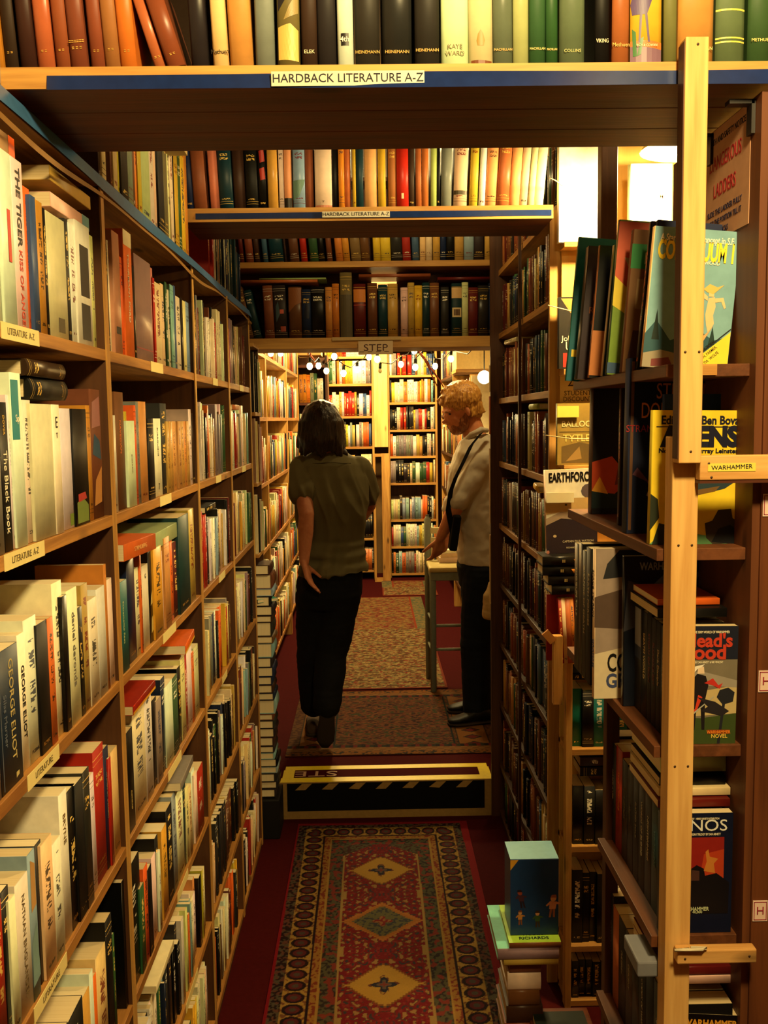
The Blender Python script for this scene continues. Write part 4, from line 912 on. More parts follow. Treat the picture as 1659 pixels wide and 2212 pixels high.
flat_book('paperback', (LX - .0, 2.7, 1.49), R(90), .016, .18, .12, 'k', 'black paperback lying flat, third shelf, third left bay')
flat_book('paperback', (LX - .0, 3.3, 1.79), R(90), .018, .17, .12, 'x', 'rust paperback lying flat, second shelf, farthest left bay')
flat_book('paperback', (LX + .004, 1.9, .552), R(90), .016, .18, .12, 'W', 'white paperback lying flat on sixth shelf books, second left bay', inkon=False)

# ---- far right bookcase rows (old cloth hardbacks), left to right = far to near
rr = {9: 'top', 8: 'second', 7: 'third', 6: 'fourth', 5: 'fifth', 4: 'sixth', 3: 'seventh', 2: 'eighth', 1: 'ninth', 0: 'lowest'}
for k in range(10):
    z = RZ[k]
    fill('R', RX + .012, z, 3.98, 3.43, DARK_MIX, f'{rr[k]} shelf, far right bookcase, far part', 'hardback_book', hr=(.17, .205), hmax=(RZ[k + 1] - z - .03) if k < 9 else .24, wr=(.014, .034))
    fill('R', RX + .010, z, 3.39, 2.85, DARK_MIX, f'{rr[k]} shelf, far right bookcase, near part', 'hardback_book', hr=(.17, .205), hmax=(RZ[k + 1] - z - .03) if k < 9 else .24, wr=(.014, .034))
flat_book('hardback_book', (RX - .01, 3.20, 1.775 + 0), R(-90), .018, .16, .12, 'l', 'pale green book laid flat on top of fourth shelf, far right bookcase')
flat_book('hardback_book', (RX - .01, 3.78, 2.035), R(-84), .016, .18, .12, 'c', 'cream paper bundle laid flat on third shelf, far right bookcase')
flat_book('hardback_book', (RX - .02, 3.05, 1.530 - .01), R(-96), .020, .18, .12, 'y', 'yellow edged book laid flat on fifth shelf, far right bookcase')

# ---- shelf facing the viewer at the far right
for z, a, b, hm, mix in [(1.06, 0.60, 0.66, .2, list('xryo')), (.79, .58, .78, .205, list('kBTtkKk')), (.497, .58, .78, .20, list('kRkBkK')), (.19, .58, .78, .24, list('kKkxk')), (.02, .58, .9, .12, list('k'))]:
    fill('F', 2.675, z, a, b, mix, {1.06: 'on top camera-facing shelf, far right', .79: 'on second small shelf, far right', .497: 'on third small shelf, far right', .19: 'on fourth small shelf, far right', .02: 'on bottom small shelf, far right'}[z].replace('camera-facing', 'small'), 'paperback', hr=(hm * .8, hm * .97), hmax=hm, wr=(.02, .034), dr=(.08, .095))
for i, (z, c) in enumerate([(.705, 'k'), (.735, 'N')]): flat_book('paperback', (.60, 2.672, z), 0, .026, .17, .09, c, ['lower dark paperback lying flat under second small shelf, far right', 'upper brown paperback lying flat under second small shelf, far right'][i])
for i, (z, c) in enumerate([(1.005, 'k'), (1.026, 'b')]): flat_book('paperback', (.575, 2.672, z - .012), 0, .018, .10, .09, c, ['black paperback lying flat beneath the orange books, far right', 'blue spined paperback lying flat beneath the orange books, far right'][i])

# ================================================================ alcove on the right
def faceout(kind, X, Y, z, w, h, d, c, cover, label, tilt=0.0, **k):
    """a book seen cover-on from the aisle: spine to the left, front board to the viewer"""
    M = Matrix.Translation((X, Y + w, z + 0.0008)) @ Matrix.Rotation(tilt, 4, 'Y') @ RZR
    return book(kind, M, w, h, d, c, cover=cover, label=label, keep=True, **k)
def X28(px, z): return X_of(px, 2.71, z)
a = X28(1208, 2.236); b = X28(1295, 2.236)
faceout('hardback_book', a, 2.715, 2.236, .02, .29, b - a, 'w', 'W', 'tall blank white book standing on the highest ledge of the bright alcove', inkon=False)
a = X28(1345, 2.2); b = X28(1430, 2.2)
tag(MB().box(X28(1335, 2.1), X28(1440, 2.1), 2.62, 2.66, 1.95, 2.05).build('book_rest', PINE_X), 'small pine block propping the white anatomy book in the alcove', 'stand')
faceout('hardback_book', a, 2.63, 2.051, .03, .375, b - a, 'w', 'W', 'large white anatomy book face-out in the bright alcove behind leaning books', inkon=False, texts=[('F', "GRAY'S", .5, .86, .030, (150, 110, 80), .8, 0.01, 0), ('F', 'ANATOMY', .5, .77, .026, (150, 110, 80), .72, 0.01, 0)],
        decals=[('F', [(.3, .28), (.4, .34), (.5, .42), (.6, .34), (.75, .36), (.6, .26), (.7, .18), (.4, .18)], (190, 170, 100))])
a = X28(1207, 1.884)
faceout('paperback', a, 2.715, 1.885, .02, .20, .13, 'k', 'k', 'black face-out paperback on the lower alcove ledge, partly behind teal book', inkon=False, texts=[('F', 'John', .22, .42, .022, (236, 226, 190), 1, 0, 0), ('F', 'UPDIKE', .5, .31, .034, (236, 226, 190), .8, 0, 0)],
         decals=[('F', [(.05, .98), (.6, .98), (.3, .74)], (170, 130, 60)), ('F', [(.1, .02), (.3, .02), (.3, .22), (.1, .22)], (150, 40, 30))])
# student discount poster
a, b = X_of(1209, 2.765, 1.83), X_of(1280, 2.765, 1.83)
ps = tag(MB().box(a, b + .02, 2.762, 2.765, 1.775, 1.868).build('discount_poster', flat((196, 160, 96), 0.7, 0.1, name='buff_card', grain=.06)), 'buff 20% STUDENT DISCOUNT card pinned below the alcove ledge', 'poster')
PK = flat((50, 34, 24), 0.6, 0.2, name='brown_ink', grain=.02)
for txt, z, s, sx in [('20%', 1.850, .040, .9), ('STUDENT', 1.817, .019, .95), ('DISCOUNT', 1.800, .019, .88), ('ASK AT THE DESK', 1.786, .007, .9)]:
    if txt.startswith('ASK'): continue
    lettering('print', txt, s, PK, basis(((a + b) / 2 + .004, 2.7615, z), (1, 0, 0), (0, 0, 1)), ps, sx=sx)
a, b = X_of(1203, 2.7, 1.63), X_of(1300, 2.7, 1.63)
faceout('paperback', a, 2.70, 1.612, .018, .175, b - a, 'd', (150, 124, 60), 'olive tan face-out book lettered in cream below the discount card', inkon=False,
        texts=[('F', 'BALLOON', .5, .66, .024, (226, 210, 150), 10.78, .01, 0), ('F', 'TYTLER', .5, .43, .028, (226, 200, 110), 10.74, .01, 0)], decals=[('F', [(.1, .03), (.9, .03), (.9, .30), (.5, .37), (.1, .30)], (96, 78, 44)), ('F', [(.2, .06), (.5, .3), (.55, .1)], (150, 120, 70)), ('F', [(.05, .53), (.95, .53), (.95, .545), (.05, .545)], (100, 80, 40))])
tag(MB().box(X_of(1204, 2.69, 1.77), X_of(1251, 2.69, 1.77), 2.692, 2.694, 1.748, 1.780).build('yellow_note', flat((230, 206, 90), 0.6, 0.1, name='note_paper', grain=.04)), 'yellow handwritten sticky note above the olive tan book', 'note')
a, b = X_of(1180, 2.66, 1.37), X_of(1290, 2.66, 1.37)
ef = faceout('paperback', a, 2.655, 1.363, .02, .237, b - a, 'w', 'W', 'white EARTHFORCE paperback with moon picture, face-out on the far right ledge', inkon=False, tilt=R(-1.5),
        texts=[('F', 'EARTHFORCE!', .52, .905, .036, (16, 14, 14), 10.88, .03, 0), ('F', 'CAPTAIN PAUL WATSON', .62, .14, .0085, (230, 220, 190), .9, 0, 0), ('F', 'FOREWORD BY', .7, .09, .005, (230, 220, 190), 1, 0, 0), ('F', 'RICHARD DEAN ANDERSON', .65, .065, .0065, (230, 220, 190), .9, 0, 0)],
        decals=[('F', [(0, 0), (1, 0), (1, .42), (.7, .40), (.4, .46), (0, .36)], (44, 34, 44)), ('F', [(0, .34), (.3, .42), (.8, .38), (1, .46), (1, .52), (.6, .46), (.3, .50), (0, .42)], (170, 150, 130)), ('F', [(.0, .47), (.3, .50), (.6, .50), (.9, .54), (.95, .66), (.4, .66), (0, .62)], (206, 170, 110)),
                ('F', [(.86 + .16 * math.cos(t * .523), .74 + .085 * math.sin(t * .523)) for t in range(12)], (96, 84, 90)), ('F', [(.17 + .035 * math.cos(t * .785), .21 + .018 * math.sin(t * .785)) for t in range(8)], (220, 200, 150)), ('F', [(.03 + .03 * math.cos(t * .785), .02 + .022 * math.sin(t * .785)) for t in range(8)], (200, 130, 110)), ('F', [(.40 + .025 * math.cos(t * .785), .58 + .013 * math.sin(t * .785)) for t in range(8)], (60, 44, 44))])
tag(MB().box(a - .002, a + .075, 2.646, 2.649, 1.510, 1.538).build('white_note', flat((244, 232, 190), 0.6, 0.1, name='note_white', grain=.03)), 'white handwritten note stuck across the moon-picture paperback', 'note')
# stack of glossy black books and the red ones below
for i in range(4):
    x = X_of(1172 + [0, 0, 12, 20][i], 2.60, 1.33 - i * .025)
    flat_book('hardback_book', (x, 2.60, 1.338 - i * .027), 0, .0265, .10 - (.008 * i), .10, 'k', f'glossy black hardback with gilt spine marks, {["topmost", "second from top", "third from top", "lowest"][i]} of the small stack', inkon=False,
              texts=[('S', 'III', .5, .42, .012, (226, 196, 120), 1, 0, True)], decals=[('S', [(.3, .07), (.7, .14), (.7, .01), (.3, .01)], (226, 150, 60))] if i < 2 else ())
x = X_of(1184, 2.60, 1.07)
faceout('paperback', x, 2.625, 1.063, .012, .19, .10, 'r', (150, 30, 24), 'red face-out paperback under the stack of glossy black books', inkon=False)
for i, (p0, p1, c) in enumerate([(1212, 1219, 'r'), (1219, 1227, 'w'), (1227, 1237, 'x'), (1237, 1245, 'a')]):
    a, b = X_of(p0, 2.60, 1.06), X_of(p1, 2.60, 1.06)
    book('paperback', place('F', (a, 2.60, 1.061), R(-3)), b - a, .185, .12, c, label=f"{CN[c]} paperback, {ordw(i)} from left under the glossy black stack", keep=True)
tag(MB().box(X_of(1195, 2.58, 1.1), X_of(1215, 2.58, 1.1), 2.575, 2.60, .95, 1.145).build('shelf_bracket', PINE_Z, bevel=.001), 'pale pine upright block standing before the red books, far right', 'block')
tag(MB().box(-.011, .011, -.004, .004, -.018, .018, M=Matrix.Translation((X_of(1186, 2.57, 1.15), 2.57, 1.145)) @ Matrix.Rotation(R(-40), 4, 'Y')).build('price_tag', flat((180, 120, 60), .7, .1, name='tag_card')), 'curled brown card tag on the post by the red books', 'tag')
# strings tied across the face-out books
for pts, lb_ in [([(X_of(1186, 2.6, 2.4), 2.6, 2.385), (X_of(1200, 2.6, 2.4), 2.6, 2.378), (X_of(1215, 2.66, 2.4), 2.66, 2.378)], 'white string tied to the post beside the second overhead shelf'), ([(X_of(1184, 2.6, 2.05), 2.6, 2.05), (X_of(1236, 2.66, 2.04), 2.66, 2.04)], 'white string across the front of the dark alcove paperback'),
                  ([(X_of(1180, 2.6, 1.69), 2.6, 1.70), (X_of(1230, 2.6, 1.69), 2.6, 1.690), (X_of(1276, 2.6, 1.69), 2.6, 1.688)], 'cream string across the front of the olive tan book')]:
    tag(MB().tube(pts, .0014, 6).build('string', flat((226, 206, 160), .9, .1, name='cotton')), lb_, 'string')
# clip lamp with a cone shade
lamp = empty('hanging_lamp', (0.80, 2.42, 2.40)); tag(lamp, 'small lit lamp with flared pale shade hanging in the right alcove', 'lamp')
MB().lathe([(.115, -.035), (.05, .05), (.02, .06)], (0.80, 2.42, 2.44), 28).lathe([(.113, -.035), (.048, .048)], (0.80, 2.42, 2.44), 28).build('lamp_shade', flat((236, 200, 120), .6, .2, name='cream_shade'), lamp)
MB().ball((0.80, 2.42, 2.425), .024, 16, 10).build('bulb', flat((255, 226, 160), .4, .3, emit=18, name='lit_bulb'), lamp)
MB().tube([(0.80, 2.42, 2.50), (0.80, 2.42, 2.95)], .003, 6).build('cord', flat((30, 26, 22), .5, .3, name='black_cord'), lamp)

# ================================================================ near right shelves
def NX(px, Y, z): return X_of(px, Y, z)
zA, zB, zC, zD, zE = 1.822, 1.557, 1.262, .966, .665
def near(px, Y, z, w, h, d, c, cover, label, tilt, **k):
    return faceout('paperback', NX(px, Y, z), Y, z, w, h, d, c, cover, label, tilt=R(tilt), **k)
near(1222, 1.93, zA, .012, .285, .12, 't', (20, 96, 110), 'large teal paperback leaning farthest back on the top right shelf', 5.2, inkon=False, decals=[('F', [(.05, .17), (.25, .17), (.25, .22), (.05, .22)], (226, 200, 60)), ('F', [(.3, .1), (.45, .1), (.55, .95), (.42, .95)], (160, 120, 50))])
near(1246, 1.86, zA, .026, .255, .12, 'K', (60, 50, 56), 'dark grey paperback leaning beside the teal one, top right shelf', 5, inkon=False, texts=[('F', 'KEIN', .3, .62, .018, (150, 90, 60), 1, .01, 0), ('F', 'RAMM', .3, .52, .018, (150, 90, 60), 1, .01, 0), ('F', 'CAIT', .3, .43, .018, (150, 90, 60), 1, .01, 0)])
near(1271, 1.80, zA, .010, .245, .11, 'x', 'k', 'black paperback with rust spine foot leaning, top right shelf', 4.6, inkon=False, decals=[('F', [(.0, .02), (.25, .02), (.25, .36), (.0, .36)], (190, 116, 60))])
near(1300, 1.74, zA, .012, .235, .11, 'c', (34, 60, 90), 'dark blue paperback with pale vertical letters, top right shelf', 5, inkon=False, texts=[('F', 'P', .2, .84, .020, WC, 1, 0, 0), ('F', 'D', .2, .74, .020, WC, 1, 0, 0), ('F', 'D', .2, .64, .020, WC, 1, 0, 0), ('F', 'Y', .2, .54, .020, WC, 1, 0, 0)])
near(1310, 1.67, zA, .012, .265, .14, 'G', (120, 150, 60), 'green and yellow paperback with red top corner, top right shelf', 4.5, inkon=False, texts=[('F', 'W', .28, .87, .034, WC, 1, 0, 0)],
     decals=[('F', [(0, .62), (.5, .40), (1, .4), (1, .99), (0, .99)], (206, 90, 60)), ('F', [(0, .45), (.5, .3), (.5, .42), (0, .64)], (226, 200, 60)), ('F', [(0, .01), (1, .01), (1, .06), (0, .08)], (60, 90, 130)), ('F', [(.1, .76), (.16, .76), (.5, .42), (.44, .42)], (190, 170, 130))])
near(1342, 1.60, zA, .014, .235, .13, 'n', (120, 84, 50), 'brown paperback with green title block, top right shelf', 4.5, inkon=False, texts=[('F', 'Fantasy', .42, .80, .028, WC, .8, 0, 0)], decals=[('F', [(0, .73), (1, .73), (1, .90), (0, .90)], (40, 130, 70)), ('F', [(.1, .45), (.4, .45), (.4, .66), (.1, .66)], (140, 110, 70)), ('F', [(.05, .05), (.5, .05), (.45, .3), (.1, .3)], (70, 44, 50))])
near(1376, 1.52, zA, .012, .232, .14, 'k', (26, 22, 30), 'black paperback just behind the mermaid cover, top right shelf', 5, ink='o')
near(1390, 1.475, zA, .010, .225, .142, 'B', (24, 34, 70), 'navy and amber planet paperback directly behind the mermaid cover', 5, inkon=False, texts=[('F', 'Best of', .6, .93, .012, WC, 1, 0, 0)],
     decals=[('F', [(.62, .02), (.98, .02), (.98, .40), (.85, .44), (.7, .36)], (190, 110, 50)), ('F', [(.7, .5), (.98, .5), (.98, .66), (.75, .62)], (170, 150, 150)), ('F', [(.75, .25), (.9, .22), (.95, .36), (.82, .42)], (70, 30, 30))])
fig = lambda pts, col: ('F', pts, col)
near(1386, 1.42, zA, .011, .205, .128, 'c', (124, 168, 180), 'pale blue CONTINUUM 1 paperback with pale dancing figure, face-out top right shelf', 4.8, inkon=False,
     texts=[('F', 'A Startling New Concept in S.F.', .51, .925, .0135, (240, 234, 210), 10.86, .02, 0), ('F', 'CONTINUUM 1', .51, .835, .038, (240, 214, 50), 10.88, .04, 0), ('F', 'ROGER ELWOOD', .58, .765, .0075, (240, 234, 210), .9, .01, 0),
            ('F', 'McCAFFREY, PANGBORN,', .66, .125, .0062, (20, 18, 18), .8, .01, R(43)), ('F', 'ANDERSON, FARMER,', .71, .10, .0062, (20, 18, 18), .8, .01, R(43)), ('F', 'SCORTIA  WOLFE', .76, .075, .0062, (20, 18, 18), .8, .01, R(43))],
     decals=[fig([(0, 0), (1, 0), (1, .26), (.8, .22), (.6, .3), (.3, .2), (.12, .34), (0, .24)], (44, 84, 96)), fig([(0, 0), (.6, 0), (.5, .10), (.2, .13), (0, .10)], (150, 140, 120)), fig([(.08, .2), (.12, .42), (.17, .2)], (24, 44, 40)), fig([(.74, .18), (.78, .32), (.83, .18)], (24, 54, 50)),
             fig([(0.700, .52), (0.770, .53), (0.790, .46), (0.770, .40), (0.790, .34), (0.730, .27), (0.700, .33), (0.680, .40), (0.690, .46)], (226, 190, 140)), fig([(0.730, .28), (0.790, .33), (0.710, .24), (0.650, .17), (0.680, .10), (0.620, .16), (0.630, .22)], (206, 160, 110)), fig([(0.700, .53), (0.760, .53), (0.760, .60), (0.700, .60)], (226, 190, 140)),
             fig([(0.630, .58), (0.700, .62), (0.790, .60), (0.870, .62), (0.750, .55), (0.680, .56)], (214, 180, 96)), fig([(0.770, .52), (0.870, .53), (0.910, .46), (0.890, .45), (0.850, .50), (0.780, .49)], (226, 190, 140)), fig([(0.690, .53), (0.630, .56), (0.590, .55), (0.630, .52), (0.690, .50)], (226, 190, 140)),
             fig([(.48, .005), (.995, .005), (.995, .29)], (236, 210, 60)), fig([(.45, .005), (.465, .005), (.995, .305), (.995, .296 + .02)], (24, 22, 22)), fig([(.10, .01), (.1, .06), (.3, .08), (.35, .02)], (120, 60, 60))])
# second tier
near(1277, 1.86, zB, .030, .285, .13, 'N', (20, 20, 26), 'black fire-and-smoke paperback standing farthest back, second right shelf', 0.6, inkon=False, texts=[('F', 'W', .55, .78, .05, (90, 84, 80), .8, 0, 0)], decals=[('F', [(0, .04), (1, .04), (1, .2), (.5, .14), (0, .16)], (20, 40, 44)), ('F', [(0, .16), (.35, .14), (.6, .24), (.3, .40), (0, .36)], (190, 70, 34)), ('F', [(0, .16), (.25, .14), (.12, .26)], (226, 160, 50)), ('F', [(.35, .2), (.7, .24), (.6, .36), (.4, .34)], (120, 50, 40))])
near(1336, 1.66, zB, .012, .24, .12, 'N', (40, 30, 34), 'dark paperback behind the navy fantasy one, second right shelf', 0.6, ink='x')
near(1352, 1.54, zB, .028, .285, .16, 'B', (16, 24, 52), 'tall navy fantasy paperback with orange lettering, second right shelf', 0.8, inkon=False,
     texts=[('F', 'STEPHEN', .56, .81, .036, (214, 130, 50), 10.56, 0, 0), ('F', 'DONALDSON', .52, .70, .036, (214, 130, 50), 10.78, 0, 0), ('F', 'STRANGE DREAMS', .35, .60, .016, (150, 40, 40), .9, 0, 0), ('F', 'UNFORGETTABLE FANTASY', .68, .91, .0075, (220, 210, 180), .8, 0, 0), ('F', 'SELECTED BY', .72, .885, .0068, (220, 210, 180), .9, 0, 0)],
     decals=[('F', [(.02, .02), (.05, .02), (.05, .98), (.02, .98)], (96, 64, 40)), ('F', [(.2, .22), (.25, .20), (.27, .28), (.31, .33), (.26, .32)], (160, 140, 140)), ('F', [(.05, .34), (.2, .3), (.3, .2), (.22, .3), (.1, .38)], (96, 60, 80)), ('F', [(.40, .90), (.98, .9), (.98, .985), (.40, .985)], (40, 70, 80)), ('F', [(.25, .42), (.5, .5), (.3, .46)], (110, 50, 60))])
near(1428, 1.47, zB, .012, .225, .140, 'b', (40, 66, 110), 'blue paperback peeping out behind the yellow aliens one', 0.6, inkon=False, texts=[('F', 'R', .96, .72, .012, WC, 1, 0, 0)], decals=[('F', [(.6, 0), (.98, 0), (.98, .25), (.6, .3)], (70, 50, 90))])
near(1402, 1.405, zB, .014, .200, .138, 'y', (226, 196, 40), 'yellow ALIENS paperback with dark airship picture, face-out on second shelf', 1.0, inkon=False,
     texts=[('F', 'Edited by Ben Bova', .51, .925, .0175, (16, 18, 40), 10.84, .03, 0), ('F', 'ALIENS', .52, .80, .040, (16, 18, 40), 10.86, .06, 0), ('F', 'Novellas by Murray Leinster', .5, .70, .0095, (16, 18, 40), 10.86, .03, 0)],
     decals=[fig([(0, 0), (1, 0), (1, .10), (.7, .06), (.4, .09), (.1, .06)], (90, 140, 90)), fig([(0, .10), (.1, .2), (.08, .34), (.0, .38)], (36, 44, 30)), fig([(.03, .0), (.35, .0), (.30, .13), (.10, .16)], (30, 40, 30)), fig([(.25, .52), (.5, .56), (.9, .52), (.93, .48), (.80, .42), (.45, .36), (.30, .42)], (40, 58, 66)), fig([(.42, .40), (.75, .44), (.7, .40), (.46, .365)], (110, 80, 40)),
             fig([(.62, .05), (.60, .16), (.68, .18), (.74, .26), (.88, .27), (.90, .20), (.98, .16), (.98, .02), (.7, .0)], (60, 54, 44)), fig([(.68, .02), (.75, .12), (.88, .15), (.96, .10), (.96, .0)], (20, 24, 30)), fig([(.04, .875), (.97, .875), (.97, .882), (.04, .882)], (16, 18, 40))])
# third tier, spines to the aisle from far to near
xx = 0
for i, (p0, p1, c, h, txt) in enumerate([(1240, 1249, 'k', .245, 'SHOGUN TALE'), (1249, 1257, 'k', .25, ''), (1257, 1265, 'K', .24, 'CHANCE OF DEATH'), (1265, 1275, 'k', .25, 'EARTH FORCES')]):
    ya, yb = Y_of(p1, .395, zC), Y_of(p0, .395, zC)
    book('paperback', place('R', (.395, min(yb, 1.975), zC + .0008)), max(.012, min(yb, 1.975) - ya - .001), h, .12, c, keep=True, inkon=False, texts=[('S', txt, .5, .62, .014, (190, 176, 140), 1, .01, True)] if txt else (), label=f'black thriller paperback, {ordw(i)} from left of third right shelf, behind grey cover')
near(1283, 1.60, zC, .016, .262, .14, 'w', (150, 132, 120), 'tall grey and cream COURAGE paperback leaning out of third right shelf', 0.0, inkon=False, texts=[('F', 'COURAGE', .56, .235, .044, (20, 18, 18), 10.8, .02, 0), ('F', 'GRAHAM', .55, .115, .034, (60, 70, 110), 10.8, .03, 0), ('S', 'SPACE TO RUN', .5, .7, .012, (60, 50, 50), 1, .01, True), ('S', 'GRAHAM', .5, .3, .012, (60, 70, 110), 1, .01, True)],
     decals=[fig([(0, .0), (1, 0), (1, .32), (.5, .36), (0, .30)], (206, 190, 160)), fig([(0, .48), (1, .44), (1, .72), (.4, .74), (0, .68)], (84, 66, 56)), fig([(.1, .80), (.9, .84), (.95, .99), (.3, .99), (.15, .9)], (36, 36, 40)), fig([(.5, .32), (.9, .32), (.85, .46), (.6, .44)], (110, 104, 110))])
near(1345, 1.555, zC, .012, .255, .135, 'k', (24, 28, 40), 'dark WARHAMMER paperback with pale blue glow, behind the black spines', 0.0, inkon=False, texts=[('F', 'WARHAMMER', .5, .93, .018, (150, 160, 170), .72, .02, 0)], decals=[fig([(.3, .78), (.9, .84), (.95, .89), (.5, .88)], (96, 116, 150)), fig([(0, .5), (.25, .55), (.3, .8), (.05, .84)], (60, 60, 70))])
for i, (p0, p1, c, h, txt, tc) in enumerate([(1358, 1366, 'K', .178, 'SON OF MINOTAUR', (130, 140, 130)), (1366, 1384, 'K', .175, '', WC), (1384, 1396, 'k', .172, 'DEATH WORLD', (214, 190, 130)), (1396, 1405, 'k', .178, 'STORM OF IRON', (110, 40, 30)), (1405, 1415, 'k', .172, 'BLOODQUEST', (110, 40, 30)),
                                              (1415, 1425, 'k', .172, 'Dark Disciple', (196, 170, 120)), (1425, 1437, 'k', .170, 'Dark Apostle', (196, 170, 120)), (1437, 1444, 'n', .176, '', WC)]):
    ya, yb = Y_of(p1, .440, zC), Y_of(p0, .440, zC)
    book('paperback', place('R', (.440, yb, zC + .0008)), yb - ya - .0006, h, .098, c, keep=True, inkon=False, texts=[('S', txt, .5, .58, .011, tc, .95, .01, True), ('S', 'D. ABBOT', .5, .2, .005, (140, 130, 110), 1, 0, True)][:1] if txt else (),
         decals=[('S', [(.08, .62), (.92, .62), (.92, .98), (.08, .98)], (150, 156, 170)), ('S', [(.08, .50), (.92, .50), (.92, .62), (.08, .62)], (56, 66, 96))] if i == 1 else (), label=f'{ {"K": "dark grey", "k": "black", "n": "mottled brown"}[c]} war-story paperback, {ordw(i)} from left of third right shelf, before grey cover')
faceout('paperback', .432, 1.366, zC, .016, .178, .106, 'k', (120, 112, 96), "Blood novel with white-haired warrior, cover facing out on third right shelf", inkon=False, tilt=R(.5),
     texts=[('F', 'TOGETHER IN THE GRIM WORLD OF WARHAMMER', .52, .95, .0052, WC, .62, .01, 0), ('F', "Gilead's", .52, .875, .028, (190, 60, 40), 10.80, .03, 0), ('F', 'Blood', .50, .775, .030, (190, 60, 40), 10.66, .03, 0), ('F', 'A NOVEL BY DAN ABNETT & NIK VINCENT', .54, .695, .0045, WC, .62, .01, 0), ('F', 'WARHAMMER', .76, .10, .0065, (226, 130, 40), .85, .02, 0), ('F', 'NOVEL', .77, .065, .0085, (226, 190, 80), .9, .01, 0)],
     decals=[fig([(0, .72), (1, .72), (1, 1), (0, 1)], (26, 30, 46)), fig([(0, .0), (1, 0), (1, .26), (.5, .22), (0, .24)], (58, 74, 34)), fig([(0, .22), (1, .26), (1, .5), (.6, .46), (0, .5)], (190, 170, 120)), fig([(0, .58), (.5, .62), (1, .54), (1, .48), (.4, .5), (0, .46)], (150, 142, 130)),
             fig([(.38, .12), (.42, .12), (.44, .3), (.50, .3), (.52, .12), (.56, .12), (.56, .38), (.60, .50), (.56, .58), (.44, .60), (.36, .54), (.40, .44)], (26, 22, 26)), fig([(.24, .20), (.42, .30), (.46, .42), (.52, .40), (.44, .28), (.28, .18)], (200, 60, 36)), fig([(.44, .60), (.54, .60), (.53, .66), (.45, .66)], (226, 200, 170)),
             fig([(.30, .60), (.40, .66), (.54, .68), (.50, .655), (.44, .64), (.36, .58)], (236, 230, 216)), fig([(.54, .52), (.66, .56), (.74, .50), (.80, .52), (.76, .47), (.66, .50)], (190, 50, 40)), fig([(.22, .16), (.68, .40), (.68, .41), (.22, .18)], (170, 170, 160)),
             fig([(.74, .0), (.78, 0), (.84, .34), (.95, .36), (.97, .44), (.88, .48), (.76, .46), (.72, .40), (.80, .34)], (34, 36, 44)), fig([(.5, .28), (.8, .24), (.9, .28), (.7, .36), (.45, .40), (.6, .32)], (38, 34, 40)), fig([(.60, .085), (.92, .085), (.92, .12), (.60, .12)], (130, 60, 24))])
for i, (z, dx) in enumerate([(1.262, 0)]): pass
MBP = [(1.400, .437, .10, 'orange-striped'), (1.418, .445, .095, 'cream')]
flat_book('paperback', (.430, 1.40, zC + .184), 0, .014, .105, .15, 'k', 'black edged paperback lying flat above the Blood novel', inkon=False)
flat_book('paperback', (.436, 1.42, zC + .199), 0, .010, .095, .15, 'o', 'orange paperback lying flat at the top of the third right shelf', inkon=False)
# fourth tier
for i, (p0, p1, c, h, txt, tc) in enumerate([(1306, 1317, 'k', .19, 'REBEL WINTER', (196, 180, 140)), (1317, 1329, 'K', .185, 'MANSLAYER', (170, 160, 130)), (1329, 1342, 'r', .19, 'STONE OF FIRE', (226, 130, 40)), (1342, 1354, 'k', .18, 'Lord of Night', (120, 110, 90)), (1354, 1366, 'k', .178, 'Caledor', (110, 100, 90)), (1366, 1378, 'k', .178, 'BAITED SOUL', (150, 140, 120)), (1378, 1391, 'K', .18, 'WORDS OF BLOOD', (190, 180, 150)), (1391, 1405, 'k', .178, 'NIGHTBRINGER', (190, 180, 150)), (1405, 1420, 'T', .178, 'THE KILLING', (90, 130, 130)), (1420, 1436, 'k', .178, 'WOLF', (120, 110, 90))]):
    ya, yb = Y_of(p1, .440, zD), Y_of(p0, .440, zD)
    book('paperback', place('R', (.440, yb, zD + .0008)), yb - ya - .0006, h, .098, c, keep=True, inkon=False, texts=[('S', txt, .5, .58, .011, tc, .95, .01, True)], label=f'{ {"K": "dark grey", "k": "black", "r": "red", "T": "dark teal"}[c]} war-story paperback, {ordw(i)} from left on fourth right shelf')
faceout('paperback', .430, 1.366, zD, .018, .188, .108, 'k', (16, 22, 46), 'XENOS paperback with dark hooded figure, cover facing out on fourth right shelf', inkon=False, tilt=R(0),
     texts=[('F', 'HERESY BEGETS HERESY   HERESY BEGETS RETRIBUTION', .5, .955, .0042, WC, .62, .01, 0), ('F', 'XENOS', .50, .895, .025, (226, 226, 220), 10.84, .0, 0), ('F', 'FIRST IN THE EISENHORN TRILOGY BY DAN ABNETT', .5, .825, .0048, WC, .62, .01, 0), ('F', 'WARHAMMER', .48, .20, .0085, (190, 200, 160), .8, .02, 0), ('F', '40,000', .52, .175, .0055, (190, 200, 160), 1, .01, 0)],
     decals=[fig([(.05, .16), (.88, .16), (.88, .80), (.05, .80)], (140, 32, 26)), fig([(.5, .3), (.88, .26), (.88, .7), (.6, .66)], (176, 60, 30)), fig([(.25, .16), (.95, .16), (.96, .42), (.78, .50), (.62, .48), (.60, .54), (.50, .57), (.40, .53), (.36, .44), (.28, .4)], (14, 12, 18)), fig([(.42, .44), (.54, .44), (.54, .52), (.44, .53)], (70, 44, 40)),
             fig([(.60, .52), (.76, .50), (.74, .58), (.80, .62), (.68, .64), (.66, .70), (.62, .68), (.64, .60)], (190, 120, 50)), fig([(.25, .16), (.25, .44), (.32, .5), (.36, .4)], (24, 20, 30))])
